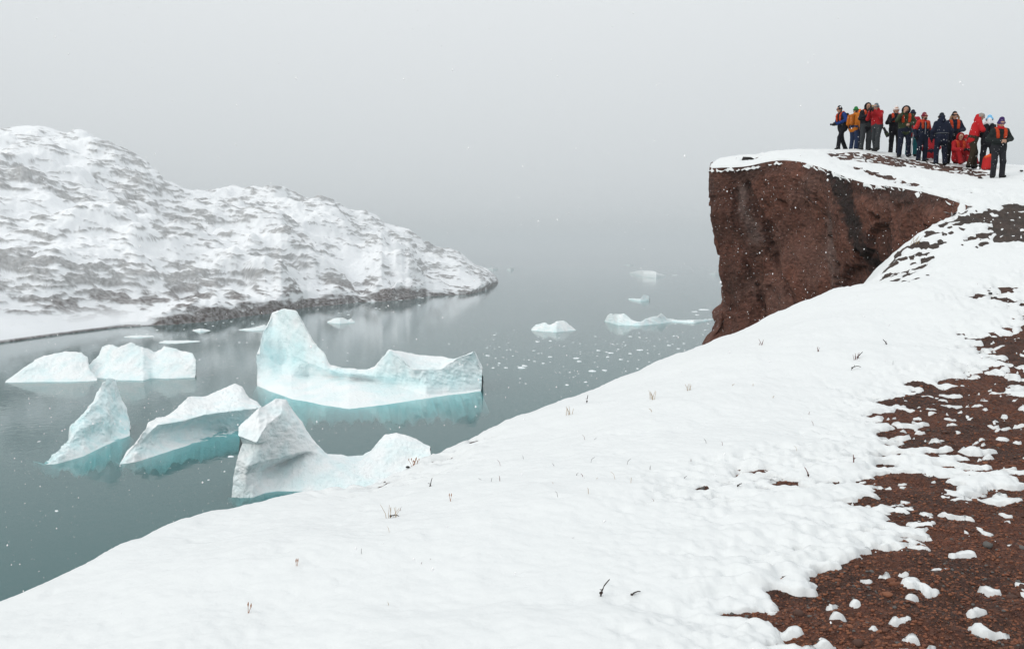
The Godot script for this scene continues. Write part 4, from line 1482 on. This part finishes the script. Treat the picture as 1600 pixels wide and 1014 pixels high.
func make_plants() -> void:
	rng.seed = 123
	var straw := plain(lin(0.36, 0.25, 0.13), 0.8)
	var rust := plain(lin(0.30, 0.11, 0.03), 0.8)
	var bark := plain(lin(0.030, 0.018, 0.014), 0.8)
	var reddish := plain(lin(0.13, 0.035, 0.022), 0.8)
	var twigs := [
		["thin dark twig bowed upwards from a small hollow in the snow", 938, 952, 30, 0.35, 0], ["short knotted dark twig poking aside from the snow hollow", 985, 948, 16, 0.9, 0],
		["upright reddish twig at the end of a row of snow-covered stems", 1264, 752, 16, -0.3, 1], ["tiny dark stem in the row of snow-covered stems", 1212, 760, 8, 0.2, 0],
		["dark broken stem sunk in the snow at the start of the row", 1152, 772, 8, 0.8, 0], ["reddish stub standing at the ragged edge of the bare ground", 1334, 740, 8, -0.1, 1],
		["bent dark twig among the cluster of stems below the cliff", 1340, 572, 12, 0.5, 0], ["low dark twig lying in the cluster of stems below the cliff", 1330, 590, 14, 1.2, 0],
		["thin twig curving over in open snow near the bare patch", 1386, 546, 10, -0.5, 0], ["single thin dark stem upright on the slope above the icebergs", 917, 640, 12, 0.1, 0],
		["dark twig sticking out over the water at the slope's edge", 705, 692, 22, -1.3, 0], ["short dark twig on the slope near the half-hidden iceberg", 572, 752, 12, 0.9, 0],
		["slender dark stem with a side shoot on the slope", 672, 772, 16, 0.15, 0], ["dark knotted twig under the tuft of dry grass", 608, 826, 16, 1.35, 0]]
	for t in twigs:
		var p := spot_on_snow(t[1], t[2])
		var px: float = -p.z / F
		var h: float = t[3] * px
		var o := thing("twig", t[0], "twig", p - Vector3(0, 0.02, 0))
		var lean: float = t[4]
		var pts := []
		var rad := []
		for k in 6:
			var f := k / 5.0
			pts.append(Vector3(sin(lean * (0.4 + f * 0.9)) * h * f * 1.1, cos(lean * (0.4 + f * 0.7)) * h * f * 1.05 + 0.02 * (1.0 if k else 0.0), rng.randf_range(-0.1, 0.1) * h * f))
			rad.append(lerpf(maxf(0.0045, px * 0.8), maxf(0.0025, px * 0.45), f))
		obj("stem", merged([tube(pts, rad, 5)]), bark if t[5] == 0 else reddish, o)
		var side := [pts[2], pts[2] + Vector3(-0.12 * h, 0.12 * h, 0.03), pts[2] + Vector3(-0.2 * h, 0.25 * h, 0.05)]
		obj("side_shoot", merged([tube(side, [rad[2] * 0.8, rad[2] * 0.7, rad[2] * 0.5], 5)]), bark if t[5] == 0 else reddish, o)
		obj("knot", merged([tube([pts[1] - Vector3(h * 0.1, 0, 0), pts[1], pts[1] + Vector3(h * 0.08, 0.005, 0)], [rad[0], rad[0] * 1.8, rad[0]], 6)]), bark, o)
	var tufts := [
		["tuft of dry straw grass standing out of the middle of the snow slope", 613, 826, 24, 9, 0], ["pair of bent dry grass stems leaning out over the dark water", 118, 884, 26, 4, 0],
		["long dry grass stem arched over the water's edge", 98, 896, 34, 2, 0], ["two rust seed heads on the lower slope, alone", 389, 975, 12, 2, 1], ["single rust bud in the snow with a small dimple", 463, 908, 7, 2, 1],
		["two rust seed heads close together above the open snow", 704, 802, 8, 2, 1], ["rust seed heads on the slope's crest against the water", 292, 816, 7, 4, 1], ["clump of orange-brown dry plants at the edge beside the half-hidden iceberg", 648, 736, 12, 9, 1],
		["fine pale grass tuft high on the slope, near the water line", 800, 655, 10, 7, 0], ["small straw tuft on the slope under the crest, by the reddish stems", 770, 672, 8, 6, 1], ["pale straw stems by the lone upright stem", 890, 660, 12, 5, 0],
		["thin straw tuft in the upper middle of the slope", 1020, 640, 12, 6, 0], ["pale grass stems below the cliff foot", 1075, 620, 10, 5, 0], ["reddish stems clustered in snow below the cliff, near the bare ground", 1338, 575, 12, 8, 2],
		["pale grass blades at the cliff's inner corner", 1430, 384, 14, 7, 0], ["small reddish tuft on the open upper slope", 1280, 560, 8, 4, 2], ["dark stems scattered on the snow rise by the cliff", 1190, 545, 9, 4, 2]]
	for t in tufts:
		var p := spot_on_snow(t[1], t[2])
		var px: float = -p.z / F
		var h: float = t[3] * px
		var mat: Material = [straw, rust, reddish][t[5]]
		var o := thing("dry_grass" if t[5] == 0 else "dry_plant", t[0], "plant", p - Vector3(0, 0.02, 0))
		for k in t[4]:
			var a := rng.randf() * TAU
			var off := Vector3(cos(a), 0, sin(a)) * rng.randf_range(0.0, 0.45) * h
			var lean := Vector3(rng.randf_range(-0.5, 0.5), 0, rng.randf_range(-0.2, 0.2)) * h
			if t[3] == 34:
				lean = Vector3(-1.1, 0, 0.1) * h
			var hh := h * rng.randf_range(0.6, 1.05)
			var thin := maxf(0.0016, px * 0.32)
			obj("stem", merged([tube([off, off + Vector3(lean.x * 0.25, hh * 0.55, lean.z * 0.3), off + Vector3(lean.x, hh * (0.75 if t[3] == 34 else 1.0) + 0.02, lean.z)], [thin * 1.2, thin, thin * 0.7], 4)]), mat, o)
			if t[5] == 1:
				var e := off + Vector3(lean.x, hh + 0.02, lean.z)
				obj("seed_head", merged([tube([e - Vector3(0, 0.006, 0), e + Vector3(0, 0.006, 0), e + Vector3(0.002, 0.02, 0)], [thin * 1.2, thin * 2.6, thin * 0.8], 6)]), mat, o)
	# single stems that nothing but their place tells apart
	for k in 46:
		var px2 := rng.randf_range(560, 1400)
		var line := 800.0 - (px2 - 560.0) * 0.345
		var py2 := line + 15.0 + pow(rng.randf(), 1.6) * 170.0
		var p := spot_on_snow(px2, py2)
		if bareness(p.x, -p.z) > -0.3:
			continue
		var unit: float = -p.z / F
		var h := rng.randf_range(3.0, 9.0) * unit
		var tilt := rng.randf_range(-1.1, 1.1)
		var thin := maxf(0.0012, unit * rng.randf_range(0.22, 0.45))
		var o := obj("grass_stem", merged([tube([Vector3(0, -0.02, 0), Vector3(tilt * h * 0.3, h * 0.6, 0.0), Vector3(tilt * h, h, rng.randf_range(-0.3, 0.3) * h)], [thin, thin, thin * 0.6], 4)]), [straw, reddish, bark][k % 3])
		o.position = p
		tag(o, "single short dry stem poking out of the smooth snow slope", "plant", "single dry stems in the snow")
	# dark rocks that show through the snow
	for t in [["dark rock breaking through the snow where the slope meets the cliff", 1350, 440, 14], ["second dark rock in the snow where the slope meets the cliff", 1375, 437, 9], ["dark rock showing on the upper snow field beside the path", 1548, 465, 9],
		["small black rock on the upper snow field beside the path", 1556, 473, 7], ["dark rock half under the rust plants at the slope's edge", 637, 740, 9], ["flat dark stone on the snow in front of the purple beanie person", 1532, 282, 10],
		["dark stone alone on the crest beyond the purple beanie person", 1597, 274, 7], ["dark rock lying on the cliff top's outer corner", 1168, 251, 22]]:
		var p := spot_on_snow(t[1], t[2])
		var w: float = t[3] * -p.z / F * 0.5
		var o := obj("rock", IcosphereLike(t[1]), M.dark_rock)
		o.position = p + Vector3(0, w * 0.05, 0)
		o.scale = Vector3(w, w * 0.42, w * 0.8)
		tag(o, t[0], "rock")

func make_falling_snow() -> void:
	rng.seed = 4242
	var v := PackedVector3Array([Vector3.UP, Vector3.DOWN, Vector3.LEFT, Vector3.RIGHT, Vector3.FORWARD, Vector3.BACK])
	var idx := PackedInt32Array([0, 3, 5, 0, 5, 2, 0, 2, 4, 0, 4, 3, 1, 5, 3, 1, 2, 5, 1, 4, 2, 1, 3, 4])
	var mm := MultiMesh.new()
	mm.transform_format = MultiMesh.TRANSFORM_3D
	mm.mesh = mesh_of(v, idx)
	var places := []
	while places.size() < 34000:
		var p := Vector3(rng.randf_range(-14, 18), rng.randf_range(34, 48), rng.randf_range(-26, 1))
		if (p - EYE).length() < 2.6 or p.y < land_height(p.x, -p.z) + 0.1:
			if bilinear(gs, p.x, -p.z) < 0.5 or (p - EYE).length() < 2.6:
				continue
		var r := 0.0024 + 0.0054 * pow(rng.randf(), 2.5)
		places.append(Transform3D(Basis(Vector3.UP, rng.randf() * TAU).scaled(Vector3(r, r * 1.3, r)), p))
	mm.instance_count = places.size()
	for i in places.size():
		mm.set_instance_transform(i, places[i])
	var g := MultiMeshInstance3D.new()
	g.name = numbered("falling_snow")
	g.multimesh = mm
	g.material_override = M.flake
	add_child(g)
	g.set_meta("kind", "stuff")
	g.set_meta("label", "white snowflakes falling through the air")
	g.set_meta("category", "snowfall")

# ------------------------------------------------------------------
func make_materials() -> void:
	M.snow = plain(lin(0.69, 0.711, 0.715), 0.75, 0.3)
	M.snow.heightmap_enabled = true
	M.snow.heightmap_texture = noise_texture(201, 0.02, 5, Color.BLACK, Color.WHITE, 512)
	M.snow.heightmap_scale = 0.35
	M.snow.uv1_triplanar = true
	M.snow.uv1_world_triplanar = true
	M.snow.uv1_scale = Vector3(0.9, 0.9, 0.9)
	M.soil = plain(Color.WHITE, 0.85, 0.45)
	M.soil.vertex_color_use_as_albedo = true
	M.soil.albedo_texture = noise_texture(203, 0.03, 5, Color(0.55, 0.52, 0.5), Color(1, 1, 1), 1024)
	M.soil.heightmap_enabled = true
	M.soil.heightmap_texture = noise_texture(204, 0.05, 5, Color.BLACK, Color.WHITE, 1024)
	M.soil.heightmap_scale = 2.5
	M.soil.uv1_triplanar = true
	M.soil.uv1_world_triplanar = true
	M.soil.uv1_scale = Vector3(0.7, 0.7, 0.7)
	M.rock = plain(Color.WHITE, 0.8, 0.4)
	M.rock.vertex_color_use_as_albedo = true
	M.rock.albedo_texture = noise_texture(205, 0.02, 6, Color(0.6, 0.58, 0.57), Color(1, 1, 1), 1024)
	M.rock.heightmap_enabled = true
	M.rock.heightmap_texture = noise_texture(206, 0.015, 6, Color.BLACK, Color.WHITE, 1024)
	M.rock.heightmap_scale = 6.0
	M.rock.uv1_triplanar = true
	M.rock.uv1_world_triplanar = true
	M.rock.uv1_scale = Vector3(0.35, 0.35, 0.35)
	M.far_land = plain(Color.WHITE, 0.9, 0.3)
	M.far_land.vertex_color_use_as_albedo = true
	M.ice = plain(Color.WHITE, 0.55, 0.4)
	M.ice.vertex_color_use_as_albedo = true
	M.ice.heightmap_enabled = true
	M.ice.heightmap_texture = noise_texture(207, 0.012, 5, Color.BLACK, Color.WHITE, 512)
	M.ice.heightmap_scale = 26.0
	M.ice.uv1_triplanar = true
	M.ice.uv1_world_triplanar = true
	M.ice.uv1_scale = Vector3(0.12, 0.12, 0.12)
	M.brash = plain(lin(0.82, 0.88, 0.90), 0.6)
	M.cloth = plain(Color.WHITE, 0.8, 0.3)
	M.cloth.vertex_color_use_as_albedo = true
	M.black = plain(lin(0.012, 0.012, 0.013), 0.5)
	M.pebble = plain(Color.WHITE, 0.85)
	M.pebble.vertex_color_use_as_albedo = true
	M.dark_rock = plain(lin(0.022, 0.018, 0.017), 0.8)
	M.flake = plain(lin(0.92, 0.92, 0.93), 0.8)
	# calm fjord water: murky grey-green body, clear enough to show the feet of the icebergs
	var w := StandardMaterial3D.new()
	w.resource_name = "water"
	w.albedo_color = Color(lin(0.25, 0.76, 0.79), 0.13)
	w.transparency = BaseMaterial3D.TRANSPARENCY_ALPHA
	w.refraction_enabled = true
	w.refraction_scale = 0.033
	w.roughness = 0.03
	w.metallic_specular = 0.5
	w.normal_enabled = true
	w.normal_texture = noise_texture(209, 0.012, 4, Color.BLACK, Color.WHITE, 1024, FastNoiseLite.TYPE_SIMPLEX, true, 6.0)
	w.normal_scale = 0.06
	w.uv1_triplanar = true
	w.uv1_world_triplanar = true
	w.uv1_scale = Vector3(0.02, 0.02, 0.02)
	M.water = w
	M.bed = plain(lin(0.22, 0.09, 0.08), 1.0, 0.2)

func _ready() -> void:
	# camera, sky, light
	var cam := Camera3D.new()
	cam.name = "view_camera"
	cam.position = EYE
	cam.rotation.x = PITCH
	cam.fov = rad_to_deg(2.0 * atan(507.0 / F))
	cam.near = 0.1
	cam.far = 20000.0
	add_child(cam)
	cam.current = true
	var sky := ProceduralSkyMaterial.new()
	sky.sky_top_color = lin(0.91, 0.925, 0.935)
	sky.sky_energy_multiplier = 1.27
	sky.sky_horizon_color = lin(0.435, 0.457, 0.470)
	sky.ground_horizon_color = lin(0.66, 0.70, 0.72)
	sky.ground_bottom_color = lin(0.5, 0.54, 0.56)
	sky.sky_curve = 1.0
	var env := Environment.new()
	env.background_mode = Environment.BG_SKY
	env.sky = Sky.new()
	env.sky.sky_material = sky
	env.tonemap_mode = Environment.TONE_MAPPER_LINEAR
	env.tonemap_exposure = 0.9
	env.fog_enabled = true
	env.fog_density = 0.00031
	env.fog_light_color = Color(0.95, 0.985, 1.0)
	env.volumetric_fog_enabled = true
	env.volumetric_fog_density = 0.0
	env.sdfgi_enabled = true
	env.ssao_enabled = true
	env.ssil_enabled = true
	var we := WorldEnvironment.new()
	we.name = "world_environment"
	we.environment = env
	add_child(we)
	var sun := DirectionalLight3D.new()
	sun.name = "sun"
	sun.light_energy = 0.5
	sun.light_angular_distance = 40.0
	sun.light_color = Color(1.0, 0.985, 0.96)
	sun.shadow_enabled = true
	sun.sky_mode = DirectionalLight3D.SKY_MODE_LIGHT_ONLY
	sun.rotation_degrees = Vector3(-28, -60, 0)
	add_child(sun)
	make_materials()
	var t0 := Time.get_ticks_msec()
	# setting
	var sea := PlaneMesh.new()
	sea.size = Vector2(7600, 4000)
	structure("water", sea, M.water).position = Vector3(0, 0, -1750)
	var bed := PlaneMesh.new()
	bed.size = Vector2(7600, 4000)
	structure("sea_bed", bed, M.bed).position = Vector3(0, -14, -1750)
	var murk := FogVolume.new()                    # silt in the water: what lies deeper is dimmer
	murk.name = "water_body"
	murk.size = Vector3(7600, 13.9, 4000)
	murk.position = Vector3(0, -7.0, -1750)
	murk.shape = RenderingServer.FOG_VOLUME_SHAPE_BOX
	var silt := FogMaterial.new()
	silt.density = 0.05
	silt.albedo = Color(0.35, 0.6, 0.6)
	murk.material = silt
	murk.set_meta("kind", "structure")
	add_child(murk)
	make_ground_fields()
	make_bare_field()
	print("fields ", Time.get_ticks_msec() - t0)
	make_ground()
	print("ground ", Time.get_ticks_msec() - t0)
	make_cliff()
	print("cliff ", Time.get_ticks_msec() - t0)
	make_hill()
	print("hill ", Time.get_ticks_msec() - t0)
	# things
	make_icebergs()
	print("bergs ", Time.get_ticks_msec() - t0)
	make_brash()
	make_people()
	print("people ", Time.get_ticks_msec() - t0)
	make_stones()
	make_plants()
	make_falling_snow()
	print("all ", Time.get_ticks_msec() - t0)
